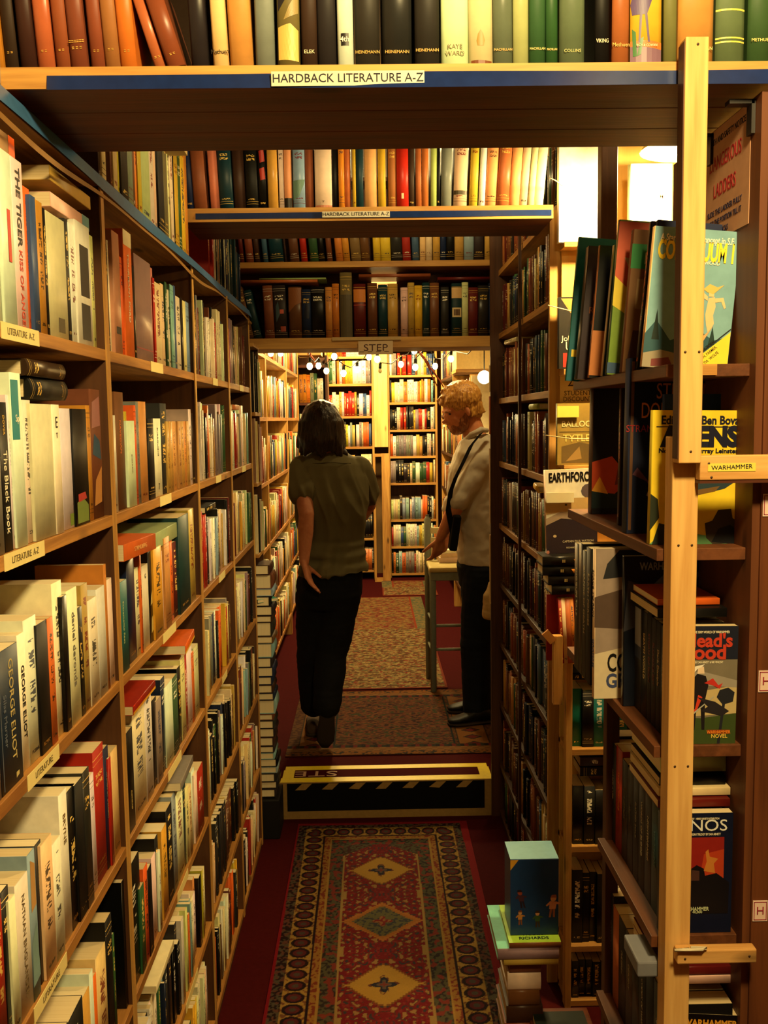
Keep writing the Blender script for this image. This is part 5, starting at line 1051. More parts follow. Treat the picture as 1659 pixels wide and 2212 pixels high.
for i, (z, c) in enumerate([(1.156, 'R'), (1.170, 'w'), (1.183, 'k'), (1.2, 'W')]):
    flat_book('paperback', (.430 + .004 * i, 1.385 + .01 * i, z), 0, .0125 if i < 3 else .03, .11 - .008 * (i > 1), .16, c, f"{['maroon edged', 'off-white', 'black edged', 'thick white'][i]} paperback lying flat over the XENOS novel, {['lowest', 'second up', 'third up', 'topmost'][i]}", inkon=False)
# lowest visible tiers
for i, (p0, p1, c, txt) in enumerate([(1303, 1313, 'k', 'HAWKMOON'), (1313, 1323, 'K', 'STORM CALL'), (1323, 1335, 'x', ''), (1335, 1350, 'k', 'FULGRIM'), (1350, 1364, 'N', 'DESCENT'), (1364, 1378, 'k', ''), (1378, 1393, 'k', 'CODEX OF WAR'), (1393, 1409, 'k', ''), (1409, 1425, 'K', 'SHADOW'), (1425, 1440, 'k', '')]):
    ya, yb = Y_of(p1, .440, zE), Y_of(p0, .440, zE)
    book('paperback', place('R', (.440, yb, zE + .0008)), yb - ya - .0006, random.uniform(.18, .20) if p0 < 1360 else .195, .098, c, keep=True, inkon=False, texts=[('S', txt, .5, .58, .011, (170, 160, 130), .95, .01, True)] if txt else (), label=f'{ {"K": "dark grey", "k": "black", "x": "rust orange", "N": "dark brown"}[c]} paperback, {ordw(i)} from left on fifth right shelf')
faceout('paperback', .440, 1.35, zE + .005, .02, .178, .108, 'k', (14, 12, 14), 'black WARHAMMER omnibus with gold title tipped forward on fifth right shelf', inkon=False, tilt=R(4), texts=[('F', 'WARHAMMER', .48, .92, .015, (226, 160, 50), .86, .03, 0), ('F', 'DAN ABNETT', .40, .80, .006, WC, 1, 0, 0), ('F', 'AND OTHERS', .40, .76, .006, WC, 1, 0, 0)], decals=[fig([(.7, .5), (.74, .66), (.78, .5)], (150, 30, 24))])
for i, z in enumerate((.875, .890)): flat_book('paperback', (.436, 1.38, z), 0, .0135, .11, .15, 'wR'[i], ['off-white', 'maroon edged'][i] + ' paperback lying flat over the fifth right shelf books', inkon=False)
tag(MB().box(.395, .43, 1.36, 1.44, .90, .925).build('grey_box', flat((120, 122, 130), .6, .2, name='grey_card'), bevel=.003), 'small grey card box pushed onto dark books beneath the low rail', 'box')
fill('R', .410, .06, 1.68, 1.38, SF_MIX, 'on lowest near right shelf', 'paperback'); fill('R', .410, .36, 1.68, 1.38, SF_MIX, 'on sixth near right shelf', 'paperback')

# ================================================================ pile on the floor, lower right
fy = 2.42
def fpile(px0, px1, z, th, dep, c, label, Y=fy, ang=0, kind='hardback_book', **k):
    a, b = X_of(px0, Y, z), X_of(px1, Y, z)
    flat_book(kind, (a, Y, z), ang, th, b - a, dep, c, label, **k)
zz = 0.001
for i, (p0, p1, th, c) in enumerate([(1092, 1170, .05, 'n'), (1090, 1168, .045, 'q'), (1094, 1172, .05, 'N'), (1098, 1165, .045, 'n'), (1096, 1168, .05, 'w'), (1100, 1168, .04, 'n')]):
    fpile(p0, p1, zz, th, .18, c, f"{CN[c]} hardback in the floor pile, {ordw(i)} up from the carpet", inkon=False, Y=fy + .03); zz += th
fpile(1088, 1206, zz, .016, .22, 'm', 'tan hardback near the top of the floor pile, under the pink-grey one', inkon=False); zz += .016
fpile(1075, 1207, zz, .032, .23, 'v', 'thick pinkish grey book with turquoise cover on the floor pile', inkon=False, cover=(110, 190, 170)); 
BOOKS[-1]['cov'] = lin((110, 190, 170)); zz += .032
fpile(1100, 1212, zz, .016, .20, 'n', 'lime green RICHARDS annual lying under the tall blue box', inkon=False, cover=(150, 190, 60), texts=[('F', 'RICHARDS', .10, .5, .018, (20, 40, 40), .95, .02, R(-90)), ('F', 'FRANK', .20, .5, .018, (20, 40, 40), .95, .02, R(-90))])
BOOKS[-1]['cov'] = lin((150, 190, 60)); zz += .0165
pbk = tag(MB().box(X_of(1102, fy + .04, zz + .1), X_of(1206, fy + .04, zz + .1), fy + .035, fy + .145, zz + .001, zz + .215).build('book_box', flat((26, 60, 110), .35, .4, name='blue_gloss_card'), bevel=.001), 'tall blue boxed book set with small cartoon figures standing on the floor pile', 'box')
xa, xb = X_of(1102, fy + .04, zz + .1), X_of(1206, fy + .04, zz + .1); yf = fy + .0345
MB().box(xa, xb, fy + .036, fy + .144, zz + .2155, zz + .2160).build('top_panel', flat((120, 170, 190), .35, .4, name='pale_blue_card'), pbk)
MB().ngon([(xa, yf, zz + .214), (xa + .022, yf, zz + .214), (xa, yf, zz + .185)]).build('corner_flash', flat((214, 160, 50), .4, .3), pbk)
def figure(u, v, hgt, body, head, leg, lean=0):
    W_, H_ = xb - xa, hgt
    def P_(a, b): return (xa + W_ * u + H_ * (a + lean * b), yf, zz + .01 + v * .2 + H_ * b)
    for k_, (pts, c) in enumerate([([(-.12, 0), (-.03, 0), (0, .42), (-.10, .42)], leg), ([(.06, .02), (.15, 0), (.12, .42), (.01, .42)], leg), ([(-.14, .38), (.14, .38), (.17, .72), (-.15, .74)], body),
            ([(-.15, .72), (-.30, .56), (-.26, .50), (-.10, .62)], body), ([(.16, .72), (.34, .66), (.33, .60), (.13, .60)], body), ([(.13 * math.cos(t * .785), .86 + .14 * math.sin(t * .785)) for t in range(8)], head), ([(-.14, .90), (.14, .90), (.10, 1.04), (-.09, 1.03)], leg)]):
        MB().ngon([tuple(Vector(P_(a, b)) - Vector((0, .00004 * k_, 0))) for a, b in pts]).build('painted_figure', flat(c, .4, .3), pbk)
figure(.20, .10, .040, (190, 130, 60), (206, 150, 96), (120, 70, 40)); figure(.56, .06, .046, (60, 90, 50), (214, 156, 110), (60, 44, 30)); figure(.85, .20, .062, (206, 140, 104), (214, 156, 110), (150, 90, 60), .1); figure(.26, .34, .050, (70, 44, 56), (150, 70, 50), (40, 30, 36), -.2)
bx = tag(MB().box(X_of(1165, 2.3, .05), X_of(1305, 2.3, .05), 2.30, 2.50, .0, .105).build('book_crate', DARKW_X, bevel=.003), 'low brown wooden crate on the floor beside the book pile', 'crate')
flat_book('paperback', (X_of(1172, 2.30, .12), 2.305, .106), 0, .018, .14, .15, 'k', 'black and green comic paperback lying on the low floor crate', inkon=False, cover=(20, 30, 26), texts=[('F', 'STORY', .3, .7, .03, (220, 220, 190), .8, .02, R(-70))], decals=[('F', [(.1, .05), (.6, .1), (.5, .3), (.1, .25)], (190, 120, 40))])
BOOKS[-1]['cov'] = lin((20, 30, 26))

# ================================================================ end of the left bookcase: rack and tall stack
er = empty('book_rack', (-.60, 3.95, 0)); tag(er, 'narrow rack squeezed between the left bookcase and the step', 'rack')
for z in (1.21, 1.50, 1.785, 2.06): MB().box(-.72, -.455, 3.83, 4.02, z - .015, z).build('shelf', PINE_X, er, .001)
MB().box(-.73, -.72, 3.82, 4.03, 0, 2.1).build('side_panel', DARKW_Z, er)
MB().box(-.72, -.46, 4.02, 4.03, 1.15, 2.06).build('back_panel', DARKW_Z, er)
er_books = [(1.785, .24, 'k', 'black', (24, 22, 24)), (1.50, .26, 'g', 'framed print', (150, 110, 84)), (1.21, .24, 'W', 'white', (214, 196, 150))]
for z, h, c, nm, cov in er_books:
    x0 = -.58
    for j in range(4):
        cv = cov if j == 0 else None
        faceout('hardback_book' if j % 2 else 'paperback', -.590 + .004 * j, 3.845 + .034 * j, z, .024, h - .012 * j, .13, random.choice('kwncg'), cv, f"book standing face-on in the narrow left rack, {ordw(j)} from the front, { {1.785: 'upper', 1.50: 'middle', 1.21: 'lower'}[z] } shelf", inkon=False)
zz = 0.175; i = 0
tag(MB().box(-.485, -.400, 3.84, 4.02, 0.0, .17).build('black_crate', flat((12, 11, 11), .6, .3, name='black_plastic'), bevel=.004), 'low black crate under the tall book stack beside the step', 'crate')
while zz < 1.15:
    th = random.uniform(.026, .044); wd = random.uniform(.070, .088)
    if random.random() < .14: th = .06
    flat_book('hardback_book', (-.415 + random.uniform(-.006, .006) - 0, 3.865 + random.uniform(-.006, .006) + .0, zz), R(90), th - .001, .14, wd, random.choice('kKNnBgs'), f"book with tan page edges in the tall floor stack by the step, {ordw(i)} from bottom", inkon=False)
    zz += th; i += 1
flat_book('paperback', (-.39, 3.9, 1.005), R(120), .012, .13, .09, 's', 'white and turquoise book slipping out of the tall stack by the step', inkon=False, cover=(80, 180, 160), decals=[('F', [(0, .5), (1, .5), (1, 1), (0, 1)], (236, 236, 220)), ('F', [(0, .2), (1, .1), (1, .3), (0, .4)], (200, 210, 60))])
BOOKS[-1]['cov'] = lin((80, 180, 160))

# ================================================================ back room
FZ = .165
def case(name, label, x0, x1, y0, y1, zs, side, mat, top=None, up=PINE_Z):
    """bookcase with boards at heights zs; side F faces the front, L/R face the aisle"""
    o = empty(name, ((x0 + x1) / 2, (y0 + y1) / 2, FZ)); tag(o, label, 'bookcase'); top = top or zs[-1] + .32
    if side == 'F':
        MB().box(x0 - .02, x0, y0, y1, FZ, top).build('side_panel', up, o, .001); MB().box(x1, x1 + .02, y0, y1, FZ, top).build('side_panel', up, o, .001)
        MB().box(x0, x1, y1 - .01, y1, FZ, top).build('back_panel', DARKW_Z, o)
    else:
        MB().box(x0, x1, y0 - .02, y0, FZ, top).build('side_panel', up, o, .001); MB().box(x0, x1, y1, y1 + .02, FZ, top).build('side_panel', up, o, .001)
        xb = x0 if side == 'L' else x1 - .01
        MB().box(xb, xb + .01, y0, y1, FZ, top).build('back_panel', DARKW_Z, o)
    for z in zs: MB().box(x0, x1, y0, y1, z - .022, z).build('shelf', mat, o, .001)
    return o
zB_ = [atY(888, y, 9.40).z for y in (1238, 1180, 1122, 1043, 985, 928, 869, 810, 752)][::1]
case('bookcase', 'bright pine bookcase against the back wall right of the light door panel', .205, .655, 9.40, 9.66, zB_, 'F', PINE_X, 2.95)
for i, z in enumerate(zB_):
    fill('F', 9.405, z, .21, .65, BACK_MIX, f'{ordw(len(zB_) - 1 - i)} shelf, back wall bookcase right of the panel', 'paperback', hr=(.19, .235), hmax=(zB_[i + 1] - z - .04) if i < len(zB_) - 1 else .25, wr=(.016, .034), dr=(.14, .17))
zA_ = [atY(760, y, 9.30).z for y in (1232, 1163, 1099, 1033, 965, 899, 829, 770)]
case('bookcase', 'bookcase against the back wall partly behind the dark-haired person', -.40, .030, 9.30, 9.66, zA_, 'F', PINE_X, 2.95)
for i, z in enumerate(zA_):
    fill('F', 9.305, z, -.395, .025, BACK_MIX, f'{ordw(len(zA_) - 1 - i)} shelf, back wall bookcase behind dark-haired person', 'paperback', hr=(.2, .25), hmax=(zA_[i + 1] - z - .04) if i < len(zA_) - 1 else .25, wr=(.016, .034), dr=(.14, .17))
MB_ = tag(MB().box(.050, .185, 9.28, 9.31, atY(820, 966, 9.28).z, 2.6).build('pine_panel', wood('bright_pine', (236, 198, 120), (214, 168, 92), 'z'), bevel=.003), 'tall light pine board hung between the two back wall bookcases', 'board')
o = empty('shelf_door', (.09, 9.2, FZ)); tag(o, 'narrow open pine frame door standing below the hung board', 'door frame')
zt_ = atY(820, 980, 9.2).z
MB().box(.035, .055, 9.18, 9.21, FZ, zt_).build('stile', PINE_Z, o, .001); MB().box(.115, .19, 9.2, 9.23, FZ, zt_).build('stile', PINE_Z, o, .001)
MB().box(.055, .115, 9.185, 9.205, zt_ - .03, zt_).build('rail', PINE_X, o); MB().box(.055, .115, 9.185, 9.205, FZ, FZ + .04).build('rail', PINE_X, o)
# left side of the back room
zl = [.33, .68, 1.03, 1.40, 1.77, 2.13, 2.46]
for y0, y1, nm in [(4.36, 5.55, 'near part'), (5.60, 6.95, 'middle part'), (7.0, 8.1, 'far part')]:
    case('bookcase', f'bookcase along the left wall of the raised room, {nm}', -.86 + .1, -.595, y0, y1, zl, 'L', PINE_Y, 2.75)
    for i, z in enumerate(zl):
        fill('L', -.60, z, y0 + .01, y1 - .01, BACK_MIX, f'{ordw(6 - i)} shelf, left of raised room, {nm}', 'paperback', hr=(.2, .27), hmax=.30, wr=(.016, .04), dr=(.11, .14))
# turned bookcase with boxes in the far left
zf = [.5, .85, 1.2, 1.55, 1.9, 2.22]
case('bookcase', 'reddish bookcase end jutting out in the far left of the raised room', -.60, -.37, 8.2, 8.5, zf, 'F', DARKW_X, 2.3, DARKW_Z)
for i, z in enumerate(zf[:-1]): fill('F', 8.21, z, -.595, -.375, BACK_MIX, f'{ordw(5 - i)} shelf, jutting bookcase far left', 'paperback', hr=(.2, .26), hmax=.28, dr=(.14, .18))
for i, (x0, x1, z0, z1, c, lb_) in enumerate([(-.60, -.40, 2.302, 2.44, (206, 176, 116), 'cream carton on top of the jutting far left bookcase, lower'), (-.58, -.42, 2.441, 2.53, (176, 140, 84), 'smaller tan carton stacked on the cream one, far left')]):
    k = tag(MB().box(x0, x1, 8.2, 8.45, z0, z1).build('carton', flat(c, .8, .1, name='cardboard', grain=.1), bevel=.004), lb_, 'box')
    MB().box(x0 + .08, x0 + .11, 8.198, 8.1995, z0 + .002, z1 - .002).build('packing_tape', flat((150, 110, 60), .4, .3), k)
# right side of the back room
zr = [.42, .76, 1.10, 1.44, 1.78, 2.12]
for y0, y1, nm in [(6.6, 7.9, 'near part'), (7.95, 9.2, 'far part')]:
    case('bookcase', f'bookcase along the right wall of the raised room, {nm}', .70, .93, y0, y1, zr, 'R', DARKW_Y, 2.4)
    for i, z in enumerate(zr):
        fill('R', .705, z, y1 - .01, y0 + .01, DARK_MIX + list('Wcwm'), f'{ordw(5 - i)} shelf, right of raised room, {nm}', 'paperback', hr=(.2, .26), hmax=.28, wr=(.016, .04), dr=(.12, .15))
cb = tag(MB().box(X_of(985, 6.2, 2.3), X_of(1062, 6.2, 2.3), 6.2, 6.5, 2.065, 2.37).build('carton', flat((232, 200, 130), .8, .1, name='pale_cardboard', grain=.12), bevel=.004), 'large pale yellow carton on a high shelf behind the bearded man', 'box')
MB().box(X_of(984, 6.2, 2.3), X_of(1070, 6.2, 2.3), 6.195, 6.52, 2.045, 2.064).build('high_shelf', PINE_X)
tag(bpy.data.objects['high_shelf'], 'high pine shelf board carrying the pale yellow carton', 'shelf')
MB().box(.86, .90, 6.3, 6.34, FZ, 2.045).build('shelf_post', PINE_Z); tag(bpy.data.objects['shelf_post'], 'pine post holding up the high shelf of the pale carton', 'post')
pn = tag(MB().box(X_of(1018, 6.55, 1.9), 1.3, 6.55, 6.57, .17, 2.04).build('hoarding_board', flat((240, 226, 180), .7, .1, name='cream_board')), 'bright cream board behind the bearded man, right of raised room', 'board')
gl = tag(MB().ball(tuple(atY(1046, 815, 6.0)), .042, 20, 14).build('globe_lamp', flat((255, 236, 180), .4, .3, emit=4, name='lit_globe')), 'round glowing globe lamp behind the bearded man\'s head', 'lamp')
MB().tube([tuple(atY(1046, 815, 6.0) + Vector((0, .0, .04))), tuple(atY(1046, 815, 6.0) + Vector((0, .0, .95)))], .004, 6).build('cord', flat((30, 26, 22), .5, .3), gl)
# dry branches hung with the lights
for pts, lb_ in [([(893, 741), (915, 775), (945, 835)], 'long bare reddish branch hanging among the fairy lights'), ([(905, 760), (935, 800), (962, 842)], 'second bare branch crossing the fairy lights'), ([(660, 750), (675, 775), (688, 800)], 'short bare branch under the left fairy lights')]:
    P3 = [atY(x, y, 6.3) for x, y in pts]; pp = []
    for i in range(len(P3) - 1):
        for t in range(5): pp.append(P3[i].lerp(P3[i + 1], t / 5) + Vector((random.uniform(-.006, .006), random.uniform(-.01, .01), random.uniform(-.006, .006))))
    pp.append(P3[-1])
    tag(MB().tube(pp, [.009 - .006 * i / len(pp) for i in range(len(pp))], 8).build('branch', flat((120, 60, 40), .8, .1, name='bark')), lb_, 'branch')
# fairy lights
fl = empty('fairy_lights', (.05, 5.4, 2.3)); tag(fl, 'strand of small glowing fairy light bulbs strung across the raised room', 'string lights')
BL = [(585, 763), (606, 763), (665, 749), (669, 791), (688, 790), (705, 801), (722, 770), (742, 806), (771, 798), (797, 771), (815, 776), (821, 801), (866, 787), (895, 758), (897, 793), (923, 745), (940, 791), (974, 775)]
BM = flat((255, 214, 130), .4, .3, emit=26, name='lit_fairy_bulb'); SOCK = flat((20, 18, 16), .5, .3, name='black_socket')
cord = []
for i, (x, y) in enumerate(BL):
    p = atY(x, y, 5.35 + .25 * math.sin(i * 1.7))
    off = i == 11
    q = MB().ball(p, .0155 if not off else .011, 12, 8, sc=(1, 1, 1.25)).build('bulb', BM if not off else flat((200, 180, 130), .3, .4), fl)
    MB().tube([p + Vector((0, 0, .012)), p + Vector((.002, 0, .042))], .0085, 8).build('bulb_socket', SOCK, q)
    top = p + Vector((.002, 0, .045))
    if i: cord.append(cord[-1].lerp(top, .5) + Vector((0, 0, -.025)))
    cord.append(top)
tag(fl); MB().tube([Vector((-.60, 5.3, 2.36))] + cord + [atY(1010, 765, 5.0), atY(1048, 726, 4.35)], .0028, 6).build('cord', SOCK, fl)

# ================================================================ bar chair
ch = empty('bar_chair', (.40, 5.5, .166)); tag(ch, 'grey painted ladder-back bar chair beside the bearded man', 'chair')
CM = flat((126, 134, 120), .55, .3, name='grey_green_paint', grain=.12)
xl, xr = .352, .640; yf_, yb_ = 5.38, 5.66; sz = .885
def leg(x, y, z1, r=.019): return MB().tube([(x, y, .172), (x, y, z1 - .012), (x, y, z1)], [r * .92, r, r * .8], 14).build('leg', CM, ch)
leg(xl, yf_, sz); leg(xr, yf_, sz); 
for x in (xl - .01, xr + .01): MB().tube([(x, yb_, .172), (x, yb_, .9), (x, yb_ + .01, 1.15), (x, yb_ + .012, 1.175)], [.018, .021, .021, .012], 14).build('leg', CM, ch)
for z in (.96, 1.02, 1.08): MB().box(xl, xr, yb_ - .006, yb_ + .012, z - .018, z + .018).build('back_slat', flat((206, 190, 140), .6, .2, name='cream_paint'), ch, .003)
MB().box(xl - .012, xr + .012, yf_ - .02, yb_ + .01, sz - .06, sz - .012).build('seat_rail', CM, ch, .004)
MB().box(xl - .022, xr + .022, yf_ - .03, yb_ + .012, sz - .012, sz + .018).build('seat', flat((196, 180, 120), .7, .2, name='cream_seat', grain=.1), ch, .010)
for z, a, b in [(.42, (xl, yf_), (xr, yf_)), (.56, (xl, yf_), (xr, yf_)), (.40, (xl, yf_), (xl - .01, yb_)), (.58, (xl, yf_), (xl - .01, yb_)), (.45, (xr, yf_), (xr + .01, yb_))]:
    MB().tube([(a[0], a[1], z), (b[0], b[1], z)], .009, 8).build('stretcher', CM, ch)
pz = sz + .019
for i, (c, th) in enumerate([('w', .03), ('c', .025), ('W', .02)]):
    flat_book('paperback', (.40 + .01 * i, 5.52, pz), R(4 * i), th, .2, .12, c, ['lowest', 'middle', 'topmost'][i] + ' pale book of the three stacked on the bar chair', inkon=False); pz += th

# ================================================================ people
def capsule(mb, p0, r0, p1, r1, n=14):
    p0 = Vector(p0); p1 = Vector(p1)
    mb.ball(p0, r0, n, 10); mb.ball(p1, r1, n, 10); mb.tube([p0, p1], [r0, r1], n)
def rings(mb, rs, n=28):
    """rs: list of (centre, half width vector, half depth vector)"""
    vs = []
    for c, a, b in rs:
        c, a, b = Vector(c), Vector(a), Vector(b)
        for j in range(n):
            t = 2 * math.pi * j / n; ct, s_ = math.cos(t), math.sin(t)
            e = 0.82
            vs.append(c + a * math.copysign(abs(ct) ** e, ct) + b * math.copysign(abs(s_) ** e, s_))
    k = len(rs)
    fs = [(i * n + j, i * n + (j + 1) % n, (i + 1) * n + (j + 1) % n, (i + 1) * n + j) for i in range(k - 1) for j in range(n)]
    fs += [tuple(range(n))[::-1], tuple((k - 1) * n + j for j in range(n))]
    mb.add(vs, fs, 0, True)
def fuse(name, mb, mat, parent, voxel=.006, smooth=4, disp=None, color=None):
    me = bpy.data.meshes.new(name); me.from_pydata(mb.v, [], mb.f); me.update()
    bm = bmesh.new(); bm.from_mesh(me); bmesh.ops.recalc_face_normals(bm, faces=bm.faces); bm.to_mesh(me); bm.free()
    t = bpy.data.objects.new('tmp', me); COL.objects.link(t)
    r = t.modifiers.new('r', 'REMESH'); r.mode = 'VOXEL'; r.voxel_size = voxel; r.use_smooth_shade = True
    if smooth:
        s = t.modifiers.new('s', 'SMOOTH'); s.factor = .5; s.iterations = smooth
    dg = bpy.context.evaluated_depsgraph_get()
    m2 = bpy.data.meshes.new_from_object(t.evaluated_get(dg)); m2.name = name
    bpy.data.objects.remove(t)
    if disp:
        ns = [v.normal.copy() for v in m2.vertices]
        for v, nn in zip(m2.vertices, ns): v.co += nn * disp(v.co, nn)
    m2.polygons.foreach_set('use_smooth', [True] * len(m2.polygons)); m2.materials.clear()
    return link(name, m2, mat, parent)
def skin(name, a, b, scale=40):
    m, t, bs = new_mat(name, .55, .3)
    N = t.nodes.new; L = t.links.new
    tc = N('ShaderNodeTexCoord'); n = N('ShaderNodeTexNoise'); n.inputs['Scale'].default_value = scale; n.inputs['Detail'].default_value = 4; L(tc.outputs['Object'], n.inputs['Vector'])
    r = N('ShaderNodeValToRGB'); r.color_ramp.elements[0].position = .3; r.color_ramp.elements[1].position = .7
    r.color_ramp.elements[0].color = (*lin(a), 1); r.color_ramp.elements[1].color = (*lin(b), 1)
    L(n.outputs['Fac'], r.inputs[0]); L(r.outputs[0], bs.inputs['Base Color'])
    bs.inputs['Subsurface Weight'].default_value = .1; bs.inputs['Subsurface Radius'].default_value = (.01, .004, .002)
    return m
def cloth(name, c, scale=700, rough=.85):
    m, t, bs = new_mat(name, rough, .15)
    N = t.nodes.new; L = t.links.new
    tc = N('ShaderNodeTexCoord'); n = N('ShaderNodeTexNoise'); n.inputs['Scale'].default_value = scale; L(tc.outputs['Object'], n.inputs['Vector'])
    mx = N('ShaderNodeMix'); mx.data_type = 'RGBA'; l = lin(c); mx.inputs[6].default_value = (*[v * .82 for v in l], 1); mx.inputs[7].default_value = (*[min(1, v * 1.15) for v in l], 1)
    L(n.outputs['Fac'], mx.inputs[0]); L(mx.outputs[2], bs.inputs['Base Color'])
    bp = N('ShaderNodeBump'); bp.inputs['Strength'].default_value = .25; bp.inputs['Distance'].default_value = .001; L(n.outputs['Fac'], bp.inputs['Height']); L(bp.outputs[0], bs.inputs['Normal'])
    return m
def hairmat(name, a, b):
    m, t, bs = new_mat(name, .38, .5)
    N = t.nodes.new; L = t.links.new
    tc = N('ShaderNodeTexCoord'); mp = N('ShaderNodeMapping'); mp.inputs['Scale'].default_value = (160, 160, 14); L(tc.outputs['Object'], mp.inputs[0])
    n = N('ShaderNodeTexNoise'); n.inputs['Scale'].default_value = 1; n.inputs['Detail'].default_value = 3; n.inputs['Distortion'].default_value = 1.2; L(mp.outputs[0], n.inputs['Vector'])
    r = N('ShaderNodeValToRGB'); r.color_ramp.elements[0].position = .35; r.color_ramp.elements[1].position = .65
    r.color_ramp.elements[0].color = (*lin(a), 1); r.color_ramp.elements[1].color = (*lin(b), 1)
    L(n.outputs['Fac'], r.inputs[0]); L(r.outputs[0], bs.inputs['Base Color'])
    bp = N('ShaderNodeBump'); bp.inputs['Strength'].default_value = .8; bp.inputs['Distance'].default_value = .004; L(n.outputs['Fac'], bp.inputs['Height']); L(bp.outputs[0], bs.inputs['Normal'])
    return m
def fold(amp, sx=22, sz=4.5, seed=0):
    def f(co, nn):
        a = noise.noise(Vector((co.x * sx + seed, co.y * sx, co.z * sz)))
        b = noise.noise(Vector((co.x * sx * .4, co.y * sx * .4 + seed, co.z * sz * 3.5)))
        return amp * (a + .5 * b)
    return f
def hand(mb, wrist, d, side, palmN, L_=.088, curl=35, spread=.017, s=1.0):
    """palm plus five fingers; d points to the fingertips, side towards the thumb, palmN out of the palm"""
    w = Vector(wrist); d = Vector(d).normalized(); side = Vector(side); side = (side - d * side.dot(d)).normalized(); pn = d.cross(side)
    if pn.dot(Vector(palmN)) < 0: pn = -pn
    k0 = w + d * L_
    for t in (-1.0, -.33, .33, 1.0):
        capsule(mb, w + side * t * .016 * s, .0135 * s, k0 + side * t * .028 * s, .0115 * s, 10)
    lens = {1.0: (.040, .024, .020), .33: (.044, .028, .022), -.33: (.040, .026, .021), -1.0: (.032, .019, .018)}
    for i, t in enumerate((1.0, .33, -.33, -1.0)):
        p = k0 + side * t * .0285 * s; a = R(curl * (.55 + .12 * i)); dd = d
        for j, ln in enumerate(lens[t]):
            ax = dd * math.cos(a) + pn * math.sin(a); dd = ax.normalized()
            q = p + dd * ln * s; capsule(mb, p, (.0092 - .0010 * j) * s, q, (.0084 - .0011 * j) * s, 9); p = q; a = R(curl * (.9 - .1 * j))
    p = w + d * .022 * s + side * .022 * s; dd = (d * .72 + side * .55 + pn * .45).normalized()
    for ln, r0, r1 in ((.040, .0125, .0105), (.030, .0105, .009), (.024, .009, .0075)):
        q = p + dd * ln * s; capsule(mb, p, r0 * s, q, r1 * s, 9); p = q; dd = (dd + d * .25 + pn * .12).normalized()

# ---- dark-haired customer seen from behind, walking away
Y1 = 4.47
P = lambda x, y, Y=Y1: atY(x, y, Y)
k = (P(100, 900) - P(101, 900)).length       # metres per pixel at this depth
p1 = empty('person', tuple(atZ(705, 1570, .166))); tag(p1, 'person with dark shoulder-length hair, olive shirt and black trousers walking away', 'person')
EXv = Vector((1, 0, 0)); EYv = Vector((0, 1, 0))
body = MB()
hc = P(694, 922, Y1 + .01)
body.ball(hc + Vector((0, 0, .01)), .083, 20, 14, sc=(.92, 1.05, 1.18)); body.ball(hc + Vector((0, .05, -.045)), .058, 16, 10, sc=(.95, .9, 1.0))
body.ball(hc + Vector((0, .102, -.02)), .014, 8, 6); body.ball(hc + Vector((-.075, .01, -.01)), .018, 8, 6, sc=(.5, 1, 1.5)); body.ball(hc + Vector((.075, .01, -.01)), .018, 8, 6, sc=(.5, 1, 1.5))
body.ball(hc + Vector((0, .088, -.06)), .022, 10, 6, sc=(1.2, .5, .5))
capsule(body, P(700, 945), .052, P(708, 990), .056)
rings(body, [(P(710, 985), EXv * .08, EYv * .05), (P(711, 1010), EXv * .125, EYv * .07), (P(713, 1090), EXv * .135, EYv * .095), (P(718, 1200), EXv * .115, EYv * .08), (P(720, 1260), EXv * .12, EYv * .085)])
sh = P(648, 1008, Y1 + .005); el = P(662, 1112, Y1 - .13); wr = P(657, 1214, Y1 - .175)
capsule(body, sh, .045, el, .037); capsule(body, el, .036, el.lerp(wr, .35), .037); capsule(body, el.lerp(wr, .35), .037, wr, .023)
hand(body, wr, (P(670, 1262, Y1 - .185) - wr) + Vector((0, .0, 0)), (.15, .98, 0), (1, .0, 0), L_=.072, curl=17, s=.95)
sh2 = P(778, 1012, Y1 + .02); el2 = P(797, 1090, Y1 + .12); wr2 = P(776, 1130, Y1 + .34)
capsule(body, sh2, .045, el2, .036); capsule(body, el2, .036, wr2, .024)
hand(body, wr2, (-.3, .8, .2), (-.2, .2, 1), (-1, 0, 0), L_=.07, curl=30, s=.9)
hip1 = P(688, 1268, Y1 + .03); kn1 = P(676, 1410, Y1 + .12); an1 = P(676, 1520, Y1 + .20)
hip2 = P(738, 1262, Y1); kn2 = P(716, 1405, Y1 + .05); an2 = P(706, 1522, Y1 - .05)
for a, b, c in ((hip1, kn1, an1), (hip2, kn2, an2)):
    capsule(body, a, .072, b, .050); capsule(body, b, .050, c, .036)
SK = skin('skin', (196, 120, 84), (214, 140, 100))
fuse('body', body, SK, p1, .0052, 3)
sh_ = MB()
prof = [(962, 712, 20, .050), (975, 711, 33, .058), (988, 710, 58, .075), (1003, 711, 74, .092), (1030, 713, 79, .106), (1070, 716, 77, .112), (1120, 718, 73, .110), (1165, 720, 70, .108), (1205, 722, 72, .120), (1234, 720, 76, .128)]
rings(sh_, [(P(x, y, Y1 + .012), EXv * hw * k, EYv * dd) for y, x, hw, dd in prof], 36)
sl = sh.lerp(el, .50); capsule(sh_, sh + Vector((.012, 0, -.004)), .060, sl, .061, 18); capsule(sh_, sh2 + Vector((-.01, 0, 0)), .060, sh2.lerp(el2, .65), .058, 18)
def shirt_fold(co, nn):
    back = max(0, -nn.y); lo = min(1, max(0, (1.62 - co.z) / .25))
    a = 1 - 2.6 * abs(noise.noise(Vector((co.x * 17 + .6 * math.sin(co.z * 9), 0, co.z * 2.2)))); b = noise.noise(Vector((co.x * 9 + 3, co.y * 9, co.z * 8)))
    low = min(1, max(0, (1.22 - co.z) / .12)); c = noise.noise(Vector((co.x * 6, 1, co.z * 30)))
    return (.017 * a * lo + .012 * b + .013 * c * low)
